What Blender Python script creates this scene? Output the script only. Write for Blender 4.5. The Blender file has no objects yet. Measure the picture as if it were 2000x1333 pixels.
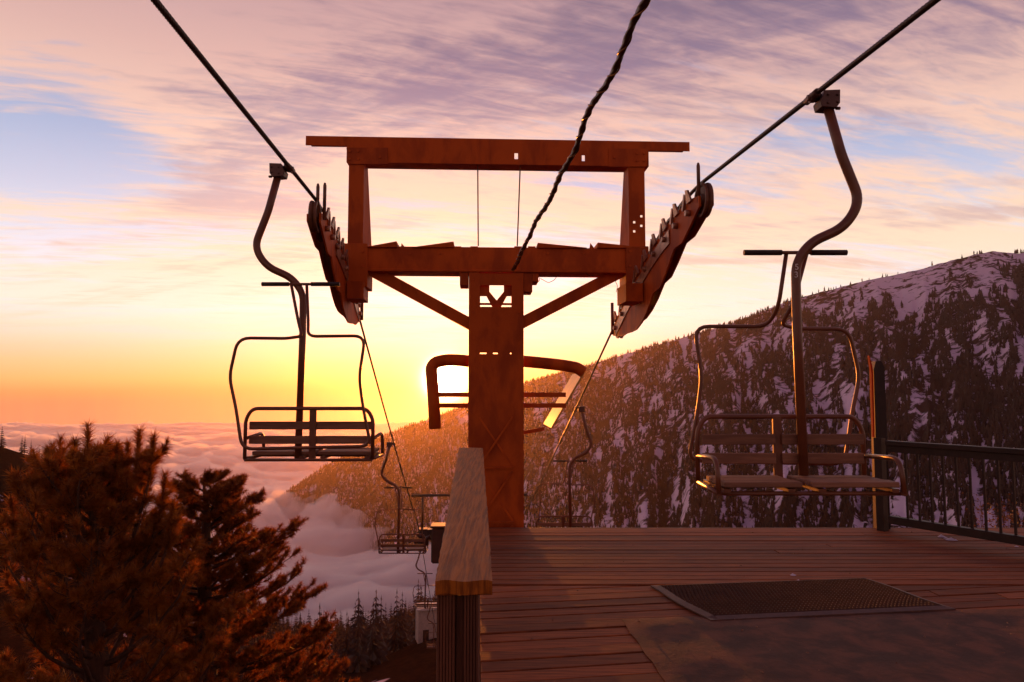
import bpy, bmesh, math, random
import numpy as np
from mathutils import Vector, Matrix

R = math.radians
sc = bpy.context.scene
col = sc.collection
random.seed(7)
rng = np.random.default_rng(11)

# ------------------------------------------------------------------ camera
CAMZ = 1.69
PITCH = R(4.01)
F = 24.0 / 36.0
cam_d = bpy.data.cameras.new('camera')
cam_d.lens = 24.0
cam_d.sensor_width = 36.0
cam_d.clip_start = 0.05
cam_d.clip_end = 40000.0
cam = bpy.data.objects.new('camera', cam_d)
col.objects.link(cam)
cam.location = (0, 0, CAMZ)
cam.rotation_euler = (R(90) + PITCH, 0, 0)
sc.camera = cam

def ray(px, py):
    u = (px - 1000.0) / 1333.33
    v = (666.5 - py) / 1333.33
    c, s = math.cos(PITCH), math.sin(PITCH)
    return Vector((u, c - v * s, s + v * c))

def at(px, py, Y):
    """world point seen at that spot of the photograph at forward distance Y"""
    d = ray(px, py)
    return Vector((0, 0, CAMZ)) + d * (Y / d.y)

# ------------------------------------------------------------------ light
SUN_AZ = R(-5.56)
SUN_EL = R(0.80)
SUN = Vector((math.sin(SUN_AZ) * math.cos(SUN_EL), math.cos(SUN_AZ) * math.cos(SUN_EL), math.sin(SUN_EL)))
sd = bpy.data.lights.new('sun', 'SUN')
sd.energy = 5.0
sd.angle = R(0.53)
sd.color = (1.0, 0.25, 0.028)
so = bpy.data.objects.new('sun', sd)
col.objects.link(so)
so.rotation_euler = SUN.to_track_quat('Z', 'Y').to_euler()
so.location = SUN * 50

HAZE_DENSITY = 4.0e-5
HAZE_G = 0.80
CLOUD_DENSITY = 0.055

class NT:
    """small helper to write node trees"""
    def __init__(self, tree):
        self.t = tree
        self.n = tree.nodes
        self.l = tree.links
    def new(self, typ, **kw):
        n = self.n.new(typ)
        for k, v in kw.items():
            setattr(n, k, v)
        return n
    def put(self, sock, val):
        if isinstance(val, bpy.types.NodeSocket):
            self.l.new(val, sock)
        else:
            sock.default_value = val
    def math(self, op, a, b=0.0, c=None, clamp=False):
        n = self.new('ShaderNodeMath', operation=op, use_clamp=clamp)
        self.put(n.inputs[0], a)
        self.put(n.inputs[1], b)
        if c is not None:
            self.put(n.inputs[2], c)
        return n.outputs[0]
    def vmath(self, op, a, b=None):
        n = self.new('ShaderNodeVectorMath', operation=op)
        self.put(n.inputs[0], a)
        if b is not None:
            self.put(n.inputs[1], b)
        return n
    def mix(self, f, a, b, blend='MIX'):
        n = self.new('ShaderNodeMix', data_type='RGBA', blend_type=blend)
        self.put(n.inputs[0], f)
        self.put(n.inputs[6], a)
        self.put(n.inputs[7], b)
        return n.outputs[2]
    def ramp(self, fac, stops, interp='LINEAR'):
        n = self.new('ShaderNodeValToRGB')
        cr = n.color_ramp
        cr.interpolation = interp
        while len(cr.elements) < len(stops):
            cr.elements.new(0.5)
        for e, (p, c) in zip(cr.elements, stops):
            e.position = p
            e.color = (c[0], c[1], c[2], 1) if not isinstance(c, (int, float)) else (c, c, c, 1)
        self.put(n.inputs[0], fac)
        return n.outputs[0]
    def noise(self, vec, scale, detail=4, rough=0.5, dist=0.0, lac=2.0):
        n = self.new('ShaderNodeTexNoise')
        self.put(n.inputs['Vector'], vec)
        self.put(n.inputs['Scale'], scale)
        self.put(n.inputs['Detail'], detail)
        self.put(n.inputs['Roughness'], rough)
        self.put(n.inputs['Lacunarity'], lac)
        self.put(n.inputs['Distortion'], dist)
        return n.outputs[0]
    def mapr(self, val, a, b, c=0.0, d=1.0, smooth=True):
        n = self.new('ShaderNodeMapRange', interpolation_type='SMOOTHSTEP' if smooth else 'LINEAR')
        self.put(n.inputs[0], val)
        n.inputs[1].default_value = a
        n.inputs[2].default_value = b
        n.inputs[3].default_value = c
        n.inputs[4].default_value = d
        return n.outputs[0]

def s2l(r, g, b):
    f = lambda c: (c / 12.92) if c <= 0.04045 else ((c + 0.055) / 1.055) ** 2.4
    return (f(r / 255), f(g / 255), f(b / 255))

# ------------------------------------------------------------------ sky
world = bpy.data.worlds.new('World')
sc.world = world
world.use_nodes = True
w = NT(world.node_tree)
w.n.clear()
tc = w.new('ShaderNodeTexCoord')
dirv = tc.outputs['Generated']
sep = w.new('ShaderNodeSeparateXYZ')
w.l.new(dirv, sep.inputs[0])
dx, dy, dz = sep.outputs
elev = w.math('ADD', w.math('MULTIPLY', dz, 1.0), 0.1)      # 0 at z=-0.1
def E(z):
    return min(1.0, max(0.0, z + 0.1))
clear = w.ramp(elev, [
    (E(-0.10), s2l(196, 124, 104)), (E(-0.05), s2l(210, 132, 104)), (E(-0.016), s2l(226, 132, 92)), (E(-0.004), s2l(244, 150, 88)),
    (E(0.012), s2l(250, 186, 112)), (E(0.035), s2l(238, 200, 156)), (E(0.07), s2l(230, 222, 216)),
    (E(0.11), s2l(240, 236, 238)), (E(0.17), s2l(232, 230, 243)), (E(0.25), s2l(194, 200, 226)),
    (E(0.33), s2l(154, 172, 210)), (E(0.50), s2l(150, 146, 186)), (E(0.9), s2l(110, 112, 160))])
lightc = w.ramp(elev, [
    (E(0.0), s2l(250, 170, 100)), (E(0.04), s2l(252, 214, 152)), (E(0.10), s2l(252, 240, 220)), (E(0.17), s2l(253, 226, 198)),
    (E(0.25), s2l(250, 210, 184)), (E(0.33), s2l(240, 198, 180)), (E(0.42), s2l(216, 172, 164)),
    (E(0.52), s2l(184, 144, 150)), (E(0.9), s2l(130, 104, 130))])
darkc = w.ramp(elev, [
    (E(0.0), s2l(225, 130, 90)), (E(0.05), s2l(245, 200, 140)), (E(0.10), s2l(240, 208, 182)), (E(0.17), s2l(226, 190, 176)),
    (E(0.25), s2l(198, 170, 176)), (E(0.33), s2l(168, 146, 164)), (E(0.42), s2l(124, 106, 138)),
    (E(0.52), s2l(100, 84, 114)), (E(0.9), s2l(90, 76, 106))])
# a cloud layer seen in perspective: project the direction on a plane high above
den = w.math('ADD', w.math('MAXIMUM', dz, 0.0), 0.10)
px_ = w.math('DIVIDE', dx, den)
py_ = w.math('DIVIDE', dy, den)
def cloud_vec(ax, ay, rot, ox=0.0, oy=0.0):
    c = w.new('ShaderNodeCombineXYZ')
    ca, sa = math.cos(rot), math.sin(rot)
    X = w.math('ADD', w.math('MULTIPLY', px_, ca), w.math('MULTIPLY', py_, sa))
    Y = w.math('SUBTRACT', w.math('MULTIPLY', py_, ca), w.math('MULTIPLY', px_, sa))
    w.l.new(w.math('ADD', w.math('MULTIPLY', X, ax), ox), c.inputs[0])
    w.l.new(w.math('ADD', w.math('MULTIPLY', Y, ay), oy), c.inputs[1])
    return c.outputs[0]
nA = w.noise(cloud_vec(0.44, 1.10, R(12), 3.1, 1.7), 1.25, 8, 0.58, 0.6)
nB = w.noise(cloud_vec(0.44, 1.15, R(-8), 9.3, 4.2), 1.1, 8, 0.58, 0.8)
nC = w.noise(cloud_vec(0.9, 4.6, R(16), 1.3, 7.7), 2.6, 7, 0.62, 0.9)       # fine fibres
nD = w.noise(cloud_vec(0.8, 2.6, R(20), 5.3, 2.7), 7.0, 5, 0.6, 0.5)       # ripples
band = w.mapr(dz, 0.02, 0.17, 0.0, 1.0)                                      # clouds thin out towards the horizon
hi = w.mapr(dz, 0.26, 0.46, 0.0, 0.10)
mA = w.math('ADD', nA, w.math('MULTIPLY', w.math('SUBTRACT', nC, 0.5), 0.40))
mA = w.math('ADD', mA, w.math('MULTIPLY', w.math('SUBTRACT', nD, 0.5), 0.26))
lf_d = w.vmath('DOT_PRODUCT', dirv, tuple(ray(60, 255).normalized())).outputs['Value']
blue_gap = w.math('MULTIPLY', w.math('POWER', w.math('MAXIMUM', lf_d, 0.0), 110), 0.22)
mA = w.math('SUBTRACT', mA, blue_gap)
maskA = w.math('MULTIPLY', w.mapr(w.math('ADD', mA, hi), 0.31, 0.56), w.mapr(dz, 0.03, 0.20, 0.25, 1.0))
mB = w.math('ADD', w.math('ADD', nB, w.math('MULTIPLY', w.math('SUBTRACT', nC, 0.5), 0.34)), hi)
mB = w.math('SUBTRACT', w.math('ADD', mB, w.math('MULTIPLY', w.math('SUBTRACT', nD, 0.5), -0.26)), blue_gap)
maskB = w.math('MULTIPLY', w.mapr(mB, 0.46, 0.70, 0.0, 0.92), band)
skyc = w.mix(maskA, clear, lightc)
skyc = w.mix(maskB, skyc, darkc)
# sky away from the sun is dimmer and bluer
dots = w.vmath('DOT_PRODUCT', dirv, tuple(SUN)).outputs['Value']
away = w.mapr(dots, -1.0, 0.75, 0.0, 1.0, smooth=False)
skyc = w.mix(1.0, skyc, w.ramp(away, [(0.0, (0.56, 0.42, 0.46)), (0.5, (0.72, 0.58, 0.60)), (1.0, (1, 1, 1))]), 'MULTIPLY')
dp = w.math('MAXIMUM', dots, 0.0)
def glow(k, c, s):
    g = w.math('MULTIPLY', w.math('POWER', dp, k), s)
    return w.mix(1.0, (0, 0, 0, 1), w.mix(1.0, (c[0], c[1], c[2], 1), g, 'MULTIPLY'), 'ADD')
skyc = w.mix(1.0, skyc, glow(5200, (1.0, 0.90, 0.55), 26.0), 'ADD')
skyc = w.mix(1.0, skyc, glow(800, (1.0, 0.72, 0.14), 1.5), 'ADD')
skyc = w.mix(1.0, skyc, glow(110, (1.0, 0.72, 0.30), 0.30), 'ADD')
skyc = w.mix(1.0, skyc, glow(16, (1.0, 0.62, 0.40), 0.03), 'ADD')
bg1 = w.new('ShaderNodeBackground')
w.l.new(skyc, bg1.inputs[0])
bg1.inputs[1].default_value = 1.04
nish = w.new('ShaderNodeTexSky', sky_type='NISHITA')
nish.sun_disc = False
nish.sun_elevation = SUN_EL
nish.sun_rotation = SUN_AZ
bg2 = w.new('ShaderNodeBackground')
w.l.new(nish.outputs[0], bg2.inputs[0])
bg2.inputs[1].default_value = 0.05
addsh = w.new('ShaderNodeAddShader')
w.l.new(bg1.outputs[0], addsh.inputs[0])
w.l.new(bg2.outputs[0], addsh.inputs[1])
wo = w.new('ShaderNodeOutputWorld')
w.l.new(addsh.outputs[0], wo.inputs['Surface'])

sc.view_settings.view_transform = 'Standard'
sc.view_settings.look = 'None'
sc.view_settings.exposure = 0.0
sc.view_settings.gamma = 1.0
sc.view_settings.use_curve_mapping = False
cy = sc.cycles
cy.use_denoising = True
cy.max_bounces = 12
cy.diffuse_bounces = 3
cy.glossy_bounces = 2
cy.transmission_bounces = 4
cy.transparent_max_bounces = 48
cy.volume_bounces = 10
cy.use_adaptive_sampling = True
cy.adaptive_threshold = 0.02

# ------------------------------------------------------------------ materials
def mat(name, c1, c2=None, rough=0.6, metal=0.0, scale=6.0, stretch=(1, 1, 1), bump=0.0, bscale=None, detail=5,
        vary=0.0, spec=0.5, translucent=0.0, coords='Object', contrast=(0.35, 0.65), bdist=0.01):
    m = bpy.data.materials.new(name)
    m.use_nodes = True
    k = NT(m.node_tree)
    k.n.clear()
    out = k.new('ShaderNodeOutputMaterial')
    p = k.new('ShaderNodeBsdfPrincipled')
    p.inputs['Roughness'].default_value = rough
    p.inputs['Metallic'].default_value = metal
    p.inputs['Specular IOR Level'].default_value = spec
    t = k.new('ShaderNodeTexCoord')
    mp = k.new('ShaderNodeMapping')
    mp.inputs['Scale'].default_value = stretch
    k.l.new(t.outputs[coords], mp.inputs[0])
    vec = mp.outputs[0]
    if vary > 0:
        oi = k.new('ShaderNodeObjectInfo')
        va = k.new('ShaderNodeVectorMath', operation='SCALE')
        va.inputs[0].default_value = (13.7, 7.1, 3.3)
        k.l.new(oi.outputs['Random'], va.inputs['Scale'])
        vec = k.vmath('ADD', vec, va.outputs[0]).outputs[0]
    nz = k.noise(vec, scale, detail, 0.6, 0.3)
    f = k.mapr(nz, contrast[0], contrast[1])
    c2 = c2 or tuple(0.7 * x for x in c1)
    colr = k.mix(f, (*c2, 1), (*c1, 1))
    if vary > 0:
        b = k.mapr(oi.outputs['Random'], 0, 1, 1 - vary, 1 + vary, smooth=False)
        hs = k.new('ShaderNodeHueSaturation')
        k.put(hs.inputs['Value'], b)
        k.put(hs.inputs['Color'], colr)
        colr = hs.outputs[0]
    k.l.new(colr, p.inputs['Base Color'])
    if bump > 0:
        bn = k.new('ShaderNodeBump')
        bn.inputs['Strength'].default_value = bump
        bn.inputs['Distance'].default_value = bdist
        k.l.new(k.noise(vec, bscale or scale * 3, 6, 0.65, 0.2), bn.inputs['Height'])
        k.l.new(bn.outputs[0], p.inputs['Normal'])
    sh = p.outputs[0]
    if translucent > 0:
        tr = k.new('ShaderNodeBsdfTranslucent')
        k.l.new(colr, tr.inputs['Color'])
        mx = k.new('ShaderNodeMixShader')
        mx.inputs[0].default_value = translucent
        k.l.new(sh, mx.inputs[1])
        k.l.new(tr.outputs[0], mx.inputs[2])
        sh = mx.outputs[0]
    k.l.new(sh, out.inputs['Surface'])
    return m

M = {}
M['tower'] = mat('tower_flare_orange', (0.54, 0.088, 0.004), (0.35, 0.050, 0.003), 0.65, 0, 2.2, (1.6, 1.6, .7), .2, 30, detail=8, vary=.08, spec=.25, contrast=(.36, .6))  # orange of the sun's flare put into the steel's base colour
M['sunlit_panel'] = mat('panel_sunlit_yellow', (0.60, 0.34, 0.07), (0.45, 0.23, 0.05), 0.5, 0, 4)  # guard panel yellow: raking sunlight put into the colour
M['wheel'] = mat('sheave_rubber_steel', (0.20, 0.075, 0.035), (0.12, 0.04, 0.02), 0.5, 0, 9)
M['bracket'] = mat('bracket_steel', (0.42, 0.20, 0.12), (0.26, 0.10, 0.05), 0.4, 0.4, 12)
M['chair'] = mat('chair_brown_paint', (0.185, 0.055, 0.022), (0.130, 0.038, 0.016), 0.36, 0, 7, (1, 1, 1), .12, 60)
M['chair_wood'] = mat('chair_wood_slats', (0.26, 0.115, 0.062), (0.17, 0.070, 0.038), 0.7, 0, 9, (.35, 4, 4), .4, 18, vary=.15)
M['grip'] = mat('grip_cast_steel', (0.13, 0.06, 0.045), (0.09, 0.04, 0.03), 0.45, .3, 12)
M['digit'] = mat('white_stencil', (0.80, 0.72, 0.68), (0.7, 0.62, 0.6), 0.6, 0, 30)
M['rope'] = mat('rope_steel', (0.075, 0.04, 0.03), (0.045, 0.025, 0.02), 0.4, .5, 40)
M['cable'] = mat('cable_jacket', (0.10, 0.045, 0.025), (0.05, 0.022, 0.013), 0.32, 0, 20)
M['cable_tie'] = mat('cable_wire_wrap', (0.42, 0.19, 0.055), (0.12, 0.05, 0.02), 0.3, .6, 6)
M['plank'] = mat('deck_boards', (0.300, 0.072, 0.018), (0.150, 0.036, 0.010), 0.7, 0, 5, (.5, 9, 4), .3, 9, vary=.34, bdist=.004, spec=.25)
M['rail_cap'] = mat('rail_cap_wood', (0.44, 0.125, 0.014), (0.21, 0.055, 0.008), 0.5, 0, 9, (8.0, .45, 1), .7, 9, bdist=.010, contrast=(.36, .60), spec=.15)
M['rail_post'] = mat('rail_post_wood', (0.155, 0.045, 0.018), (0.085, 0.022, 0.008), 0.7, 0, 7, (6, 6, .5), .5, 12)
M['black_metal'] = mat('railing_dark_paint', (0.034, 0.015, 0.012), (0.022, 0.010, 0.008), 0.5, 0, 8, spec=.3)
M['red_strip'] = mat('red_marker', (0.42, 0.012, 0.005), (0.34, 0.009, 0.004), 0.7, 0, 8, spec=.1)
M['rubber'] = mat('rubber_mat', (0.026, 0.012, 0.010), (0.018, 0.009, 0.007), 0.6, 0, 15)
M['rubber_edge'] = mat('rubber_mat_edge', (0.115, 0.045, 0.026), (0.075, 0.030, 0.018), 0.55, 0, 15)
M['sheet'] = mat('worn_sheet', (0.155, 0.050, 0.023), (0.062, 0.022, 0.011), 0.85, 0, 4.2, (1, 1, 1), .6, 40, detail=9, contrast=(.38, .66), bdist=.006)
M['snow'] = mat('snow', (0.60, 0.50, 0.60), (0.52, 0.43, 0.53), 0.6, 0, .8, bump=.3, bscale=3)
M['bark'] = mat('bark', (0.110, 0.042, 0.018), (0.06, 0.024, 0.011), 0.85, 0, 14, (1, 1, .3), .6, 20)
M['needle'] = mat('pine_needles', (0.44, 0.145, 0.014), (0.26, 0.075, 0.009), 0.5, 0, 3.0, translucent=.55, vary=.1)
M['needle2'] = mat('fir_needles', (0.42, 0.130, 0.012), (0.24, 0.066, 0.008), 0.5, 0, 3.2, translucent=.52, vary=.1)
M['forest'] = mat('forest_needles', (0.060, 0.021, 0.011), (0.036, 0.013, 0.008), 0.7, 0, .02, translucent=.25)
M['slope_tree'] = mat('slope_tree_needles', (0.070, 0.026, 0.012), (0.045, 0.017, 0.008), 0.7, 0, .3, translucent=.25, vary=.25)
M['hut'] = mat('hut_pale_paint', (0.62, 0.46, 0.36), (0.5, 0.37, 0.3), 0.6, 0, 3)
M['hut_roof'] = mat('hut_roof', (0.66, 0.56, 0.5), (0.55, 0.46, 0.42), 0.6, 0, 3)
M['box'] = mat('cabinet_dark_paint', (0.070, 0.030, 0.020), (0.045, 0.02, 0.014), 0.5, 0, 5)
M['shrub'] = mat('shrub_leaves', (0.20, 0.085, 0.018), (0.10, 0.04, 0.01), 0.45, 0, 4, translucent=.4)

# ------------------------------------------------------------------ object helpers
def tag(o, label=None, cat=None, group=None, kind=None):
    if label: o['label'] = label
    if cat: o['category'] = cat
    if group: o['group'] = group
    if kind: o['kind'] = kind
    return o

def empty(name, loc=(0, 0, 0), rz=0.0, label=None, cat=None, group=None, kind=None):
    o = bpy.data.objects.new(name, None)
    o.empty_display_size = 0.2
    col.objects.link(o)
    o.location = loc
    o.rotation_euler = (0, 0, rz)
    return tag(o, label, cat, group, kind)

class MB:
    """collects shapes and links them as ONE mesh object"""
    def __init__(self):
        self.v = []
        self.f = []
        self.sm = []
    def add(self, vs, fs, smooth=False):
        b = len(self.v)
        self.v += [tuple(v) for v in vs]
        self.f += [tuple(b + i for i in f) for f in fs]
        self.sm += [smooth] * len(fs)
    def box(self, x0, x1, y0, y1, z0, z1):
        vs = [(x, y, z) for x in (x0, x1) for y in (y0, y1) for z in (z0, z1)]
        self.add(vs, [(0, 1, 3, 2), (4, 6, 7, 5), (0, 4, 5, 1), (2, 3, 7, 6), (0, 2, 6, 4), (1, 5, 7, 3)])
        return self
    def obox(self, p, q, wx, wz, up=Vector((0, 0, 1))):
        """bar from p to q, cross section wx (sideways) by wz"""
        p, q = Vector(p), Vector(q)
        d = (q - p).normalized()
        s = d.cross(up)
        if s.length < 1e-4:
            s = d.cross(Vector((0, 1, 0)))
        s.normalize()
        n = s.cross(d)
        vs = []
        for e in (p, q):
            for a, b in ((-1, -1), (1, -1), (1, 1), (-1, 1)):
                vs.append(e + s * (a * wx / 2) + n * (b * wz / 2))
        self.add(vs, [(3, 2, 1, 0), (4, 5, 6, 7), (0, 1, 5, 4), (1, 2, 6, 5), (2, 3, 7, 6), (3, 0, 4, 7)])
        return self
    def prism(self, poly, y0, y1):
        """polygon in (x, z) extruded along y"""
        n = len(poly)
        vs = [(x, y0, z) for x, z in poly] + [(x, y1, z) for x, z in poly]
        fs = [tuple(range(n)), tuple(range(2 * n - 1, n - 1, -1))]
        fs += [(i, i + n, (i + 1) % n + n, (i + 1) % n) for i in range(n)]
        self.add(vs, fs)
        return self
    def prism_z(self, poly, z0, z1):
        n = len(poly)
        vs = [(x, y, z0) for x, y in poly] + [(x, y, z1) for x, y in poly]
        fs = [tuple(range(n - 1, -1, -1)), tuple(range(n, 2 * n))]
        fs += [(i, (i + 1) % n, (i + 1) % n + n, i + n) for i in range(n)]
        self.add(vs, fs)
        return self
    def plate(self, x0, x1, z0, z1, y0, y1, holes):
        """rectangular plate with rectangular through-holes (x0,x1,z0,z1)"""
        xs = sorted({x0, x1, *[h[0] for h in holes], *[h[1] for h in holes]})
        zs = sorted({z0, z1, *[h[2] for h in holes], *[h[3] for h in holes]})
        def solid(i, j):
            if i < 0 or j < 0 or i >= len(xs) - 1 or j >= len(zs) - 1:
                return False
            cx, cz = (xs[i] + xs[i + 1]) / 2, (zs[j] + zs[j + 1]) / 2
            return not any(h[0] < cx < h[1] and h[2] < cz < h[3] for h in holes)
        for i in range(len(xs) - 1):
            for j in range(len(zs) - 1):
                if not solid(i, j):
                    continue
                a, b, c, d = xs[i], xs[i + 1], zs[j], zs[j + 1]
                vs = [(x, y, z) for x in (a, b) for y in (y0, y1) for z in (c, d)]
                fs = [(0, 4, 5, 1), (2, 3, 7, 6)]
                if not solid(i - 1, j): fs.append((0, 1, 3, 2))
                if not solid(i + 1, j): fs.append((4, 6, 7, 5))
                if not solid(i, j - 1): fs.append((0, 2, 6, 4))
                if not solid(i, j + 1): fs.append((1, 5, 7, 3))
                self.add(vs, fs)
        return self
    def tube(self, pts, r, n=8, cap=True, smooth=True):
        pts = [Vector(p) for p in pts]
        m = len(pts)
        rr = r if isinstance(r, (list, tuple)) else [r] * m
        t0 = (pts[1] - pts[0]).normalized()
        s = t0.cross(Vector((0, 0, 1)))
        if s.length < 1e-3:
            s = t0.cross(Vector((0, 1, 0)))
        s.normalize()
        vs = []
        for i, p in enumerate(pts):
            a = pts[max(0, i - 1)]
            b = pts[min(m - 1, i + 1)]
            t = (b - a).normalized()
            s = (s - t * s.dot(t)).normalized()
            k = t.cross(s)
            for j in range(n):
                an = 2 * math.pi * j / n
                vs.append(p + (s * math.cos(an) + k * math.sin(an)) * rr[i])
        fs = []
        for i in range(m - 1):
            for j in range(n):
                fs.append((i * n + j, i * n + (j + 1) % n, (i + 1) * n + (j + 1) % n, (i + 1) * n + j))
        self.add(vs, fs, smooth)
        if cap:
            b = len(self.v) - len(vs)
            self.f.append(tuple(b + j for j in range(n - 1, -1, -1)))
            self.f.append(tuple(b + (m - 1) * n + j for j in range(n)))
            self.sm += [False, False]
        return self
    def disc(self, c, axis, r, h, n=20, groove=0.0):
        """wheel: short cylinder about axis, with an optional groove round its rim"""
        c, axis = Vector(c), Vector(axis).normalized()
        s = axis.cross(Vector((0, 0, 1)))
        if s.length < 1e-3:
            s = Vector((1, 0, 0))
        s.normalize()
        k = axis.cross(s)
        prof = [(-h / 2, 0.0), (-h / 2, r * .35), (-h / 2 + h * .22, r * .4), (-h / 2 + h * .22, r * .78), (-h / 2, r * .84), (-h / 2, r), (-h * .22, r), (0, r - groove), (h * .22, r),
                (h / 2, r), (h / 2, r * .84), (h / 2 - h * .22, r * .78), (h / 2 - h * .22, r * .4), (h / 2, r * .35), (h / 2, 0.0)]
        vs = []
        for a, q in prof:
            for j in range(n):
                an = 2 * math.pi * j / n
                vs.append(c + axis * a + (s * math.cos(an) + k * math.sin(an)) * max(q, 1e-4))
        fs = []
        for i in range(len(prof) - 1):
            for j in range(n):
                fs.append((i * n + j, i * n + (j + 1) % n, (i + 1) * n + (j + 1) % n, (i + 1) * n + j))
        self.add(vs, fs)
        return self
    def build(self, name, m, parent=None, loc=None, bevel=0.0):
        me = bpy.data.meshes.new(name)
        me.from_pydata(self.v, [], self.f)
        me.polygons.foreach_set('use_smooth', self.sm)
        if bevel > 0:
            bm = bmesh.new()
            bm.from_mesh(me)
            bmesh.ops.recalc_face_normals(bm, faces=bm.faces)
            bmesh.ops.bevel(bm, geom=[e for e in bm.edges if len(e.link_faces) == 2 and e.calc_face_angle(0) > .6], offset=bevel, segments=1, affect='EDGES')
            bm.to_mesh(me)
            bm.free()
        me.validate()
        me.materials.append(m)
        o = bpy.data.objects.new(name, me)
        col.objects.link(o)
        if parent is not None:
            o.parent = parent
        if loc is not None:
            o.location = loc
        return o

def np_mesh(name, verts, faces, m, parent=None, smooth=False):
    verts = np.asarray(verts, np.float32)
    faces = np.asarray(faces, np.int32)
    me = bpy.data.meshes.new(name)
    me.vertices.add(len(verts))
    me.vertices.foreach_set('co', verts.ravel())
    k = faces.shape[1]
    me.loops.add(faces.size)
    me.loops.foreach_set('vertex_index', faces.ravel())
    me.polygons.add(len(faces))
    me.polygons.foreach_set('loop_start', np.arange(0, faces.size, k, dtype=np.int32))
    me.polygons.foreach_set('loop_total', np.full(len(faces), k, np.int32))
    me.polygons.foreach_set('use_smooth', np.full(len(faces), smooth, bool))
    me.update(calc_edges=True)
    me.materials.append(m)
    o = bpy.data.objects.new(name, me)
    col.objects.link(o)
    if parent is not None:
        o.parent = parent
    return o

def copy_tree(o, parent=None):
    c = o.copy()
    col.objects.link(c)
    if parent is not None:
        c.parent = parent
    for ch in list(o.children):
        copy_tree(ch, c)
    return c

def rnd(pts, rad, seg=5):
    """polyline with rounded corners"""
    pts = [Vector(p) for p in pts]
    out = [pts[0]]
    for i in range(1, len(pts) - 1):
        p = pts[i]
        a, b = pts[i - 1] - p, pts[i + 1] - p
        r = min(rad if not isinstance(rad, (list, tuple)) else rad[i], a.length * .48, b.length * .48)
        A, B = p + a.normalized() * r, p + b.normalized() * r
        for k in range(seg + 1):
            t = k / seg
            out.append(A * (1 - t) ** 2 + p * 2 * t * (1 - t) + B * t * t)
    out.append(pts[-1])
    return out

def hash2(ix, iy, seed):
    h = (ix.astype(np.int64) * 374761393 + iy.astype(np.int64) * 668265263 + seed * 974634599) & 0xFFFFFFFF
    h = ((h ^ (h >> 13)) * 1274126177) & 0xFFFFFFFF
    h = h ^ (h >> 16)
    return (h & 0xFFFFFF).astype(np.float64) / 0xFFFFFF
def vnoise(x, y, seed=0):
    ix, iy = np.floor(x), np.floor(y)
    fx, fy = x - ix, y - iy
    ang = [hash2(ix + a, iy + b, seed) * 2 * np.pi for b in (0, 1) for a in (0, 1)]
    g = []
    for k, (a, b) in enumerate(((0, 0), (1, 0), (0, 1), (1, 1))):
        g.append(np.cos(ang[k]) * (fx - a) + np.sin(ang[k]) * (fy - b))
    ux = fx ** 3 * (fx * (fx * 6 - 15) + 10)
    uy = fy ** 3 * (fy * (fy * 6 - 15) + 10)
    return ((g[0] * (1 - ux) + g[1] * ux) * (1 - uy) + (g[2] * (1 - ux) + g[3] * ux) * uy) * 1.4
def fbm(x, y, octv=5, seed=0, gain=.5):
    s = np.zeros_like(x, dtype=np.float64)
    a = 1.0
    for o in range(octv):
        s += a * vnoise(x * 2 ** o, y * 2 ** o, seed + o * 17)
        a *= gain
    return s
def grid_faces(ni, nj):
    i, j = np.meshgrid(np.arange(ni - 1), np.arange(nj - 1), indexing='ij')
    a = (i * nj + j).ravel()
    return np.stack([a, a + nj, a + nj + 1, a + 1], 1)

# ------------------------------------------------------------------ mountain across the valley
MPX = np.array([300, 470, 560, 640, 740, 790, 820, 860, 900, 960, 1020, 1090, 1150, 1250, 1370, 1430, 1550, 1640, 1700, 1800, 1880, 1950, 2000, 2200, 2500, 3000], float)
MPY = np.array([1080, 1000, 966, 910, 856, 836, 826, 812, 796, 772, 750, 730, 713, 684, 650, 632, 586, 563, 548, 528, 506, 491, 496, 470, 430, 450], float)
MRD = np.array([2150, 2100, 2050, 2040, 2020, 2010, 2000, 1990, 1980, 1950, 1900, 1860, 1830, 1760, 1650, 1620, 1570, 1530, 1500, 1460, 1430, 1410, 1400, 1300, 1150, 900], float)
BPX = np.array([300, 560, 700, 900, 1100, 1400, 2000, 3000], float)
BRD = np.array([1900, 1880, 1600, 1250, 880, 600, 440, 320], float)
BZ = np.array([-400, -400, -390, -370, -290, -210, -165, -150], float)
ni, nj = 900, 150
mu = np.linspace(300, 3000, ni)
tt = np.concatenate([np.linspace(-0.35, 0, 20)[:-1], np.linspace(0, 1.15, nj - 19)])
rY = np.interp(mu, MPX, MRD)
ridge_py = np.interp(mu, MPX, MPY)
slope = np.array([(at(1000, p, 1.0).z - CAMZ) for p in ridge_py])
rZ = slope * rY + CAMZ
U = (mu - 1000) / 1333.33
bY = np.interp(mu, BPX, BRD)
bZ = np.interp(mu, BPX, BZ)
T = tt[None, :]
Yg = rY[:, None] + (bY - rY)[:, None] * T
Zg = rZ[:, None] + (bZ - rZ)[:, None] * np.where(T > 0, np.abs(T) ** 0.92, 0) - np.where(T < 0, -T * 1.1, 0) * 260
Xg = U[:, None] * Yg * 1.0
sarc = np.concatenate([[0], np.cumsum(np.hypot(np.diff(U * rY), np.diff(rY)))])[:, None] + np.zeros_like(T)
L = np.hypot((bY - rY)[:, None], (bZ - rZ)[:, None]) * T
amp = np.clip(np.abs(T) * 6, 0.03, 1)
spur = (1 - np.abs(fbm(sarc / 170, L / 900 + 3, 4, 5))) * 34 - 22
Zg = Zg + amp * (spur + fbm(sarc / 60, L / 160, 4, 9) * 8) + fbm(sarc / 25, L / 40, 3, 15) * 1.6
Yg = Yg + amp * fbm(sarc / 220, L / 420, 3, 21) * 40

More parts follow.
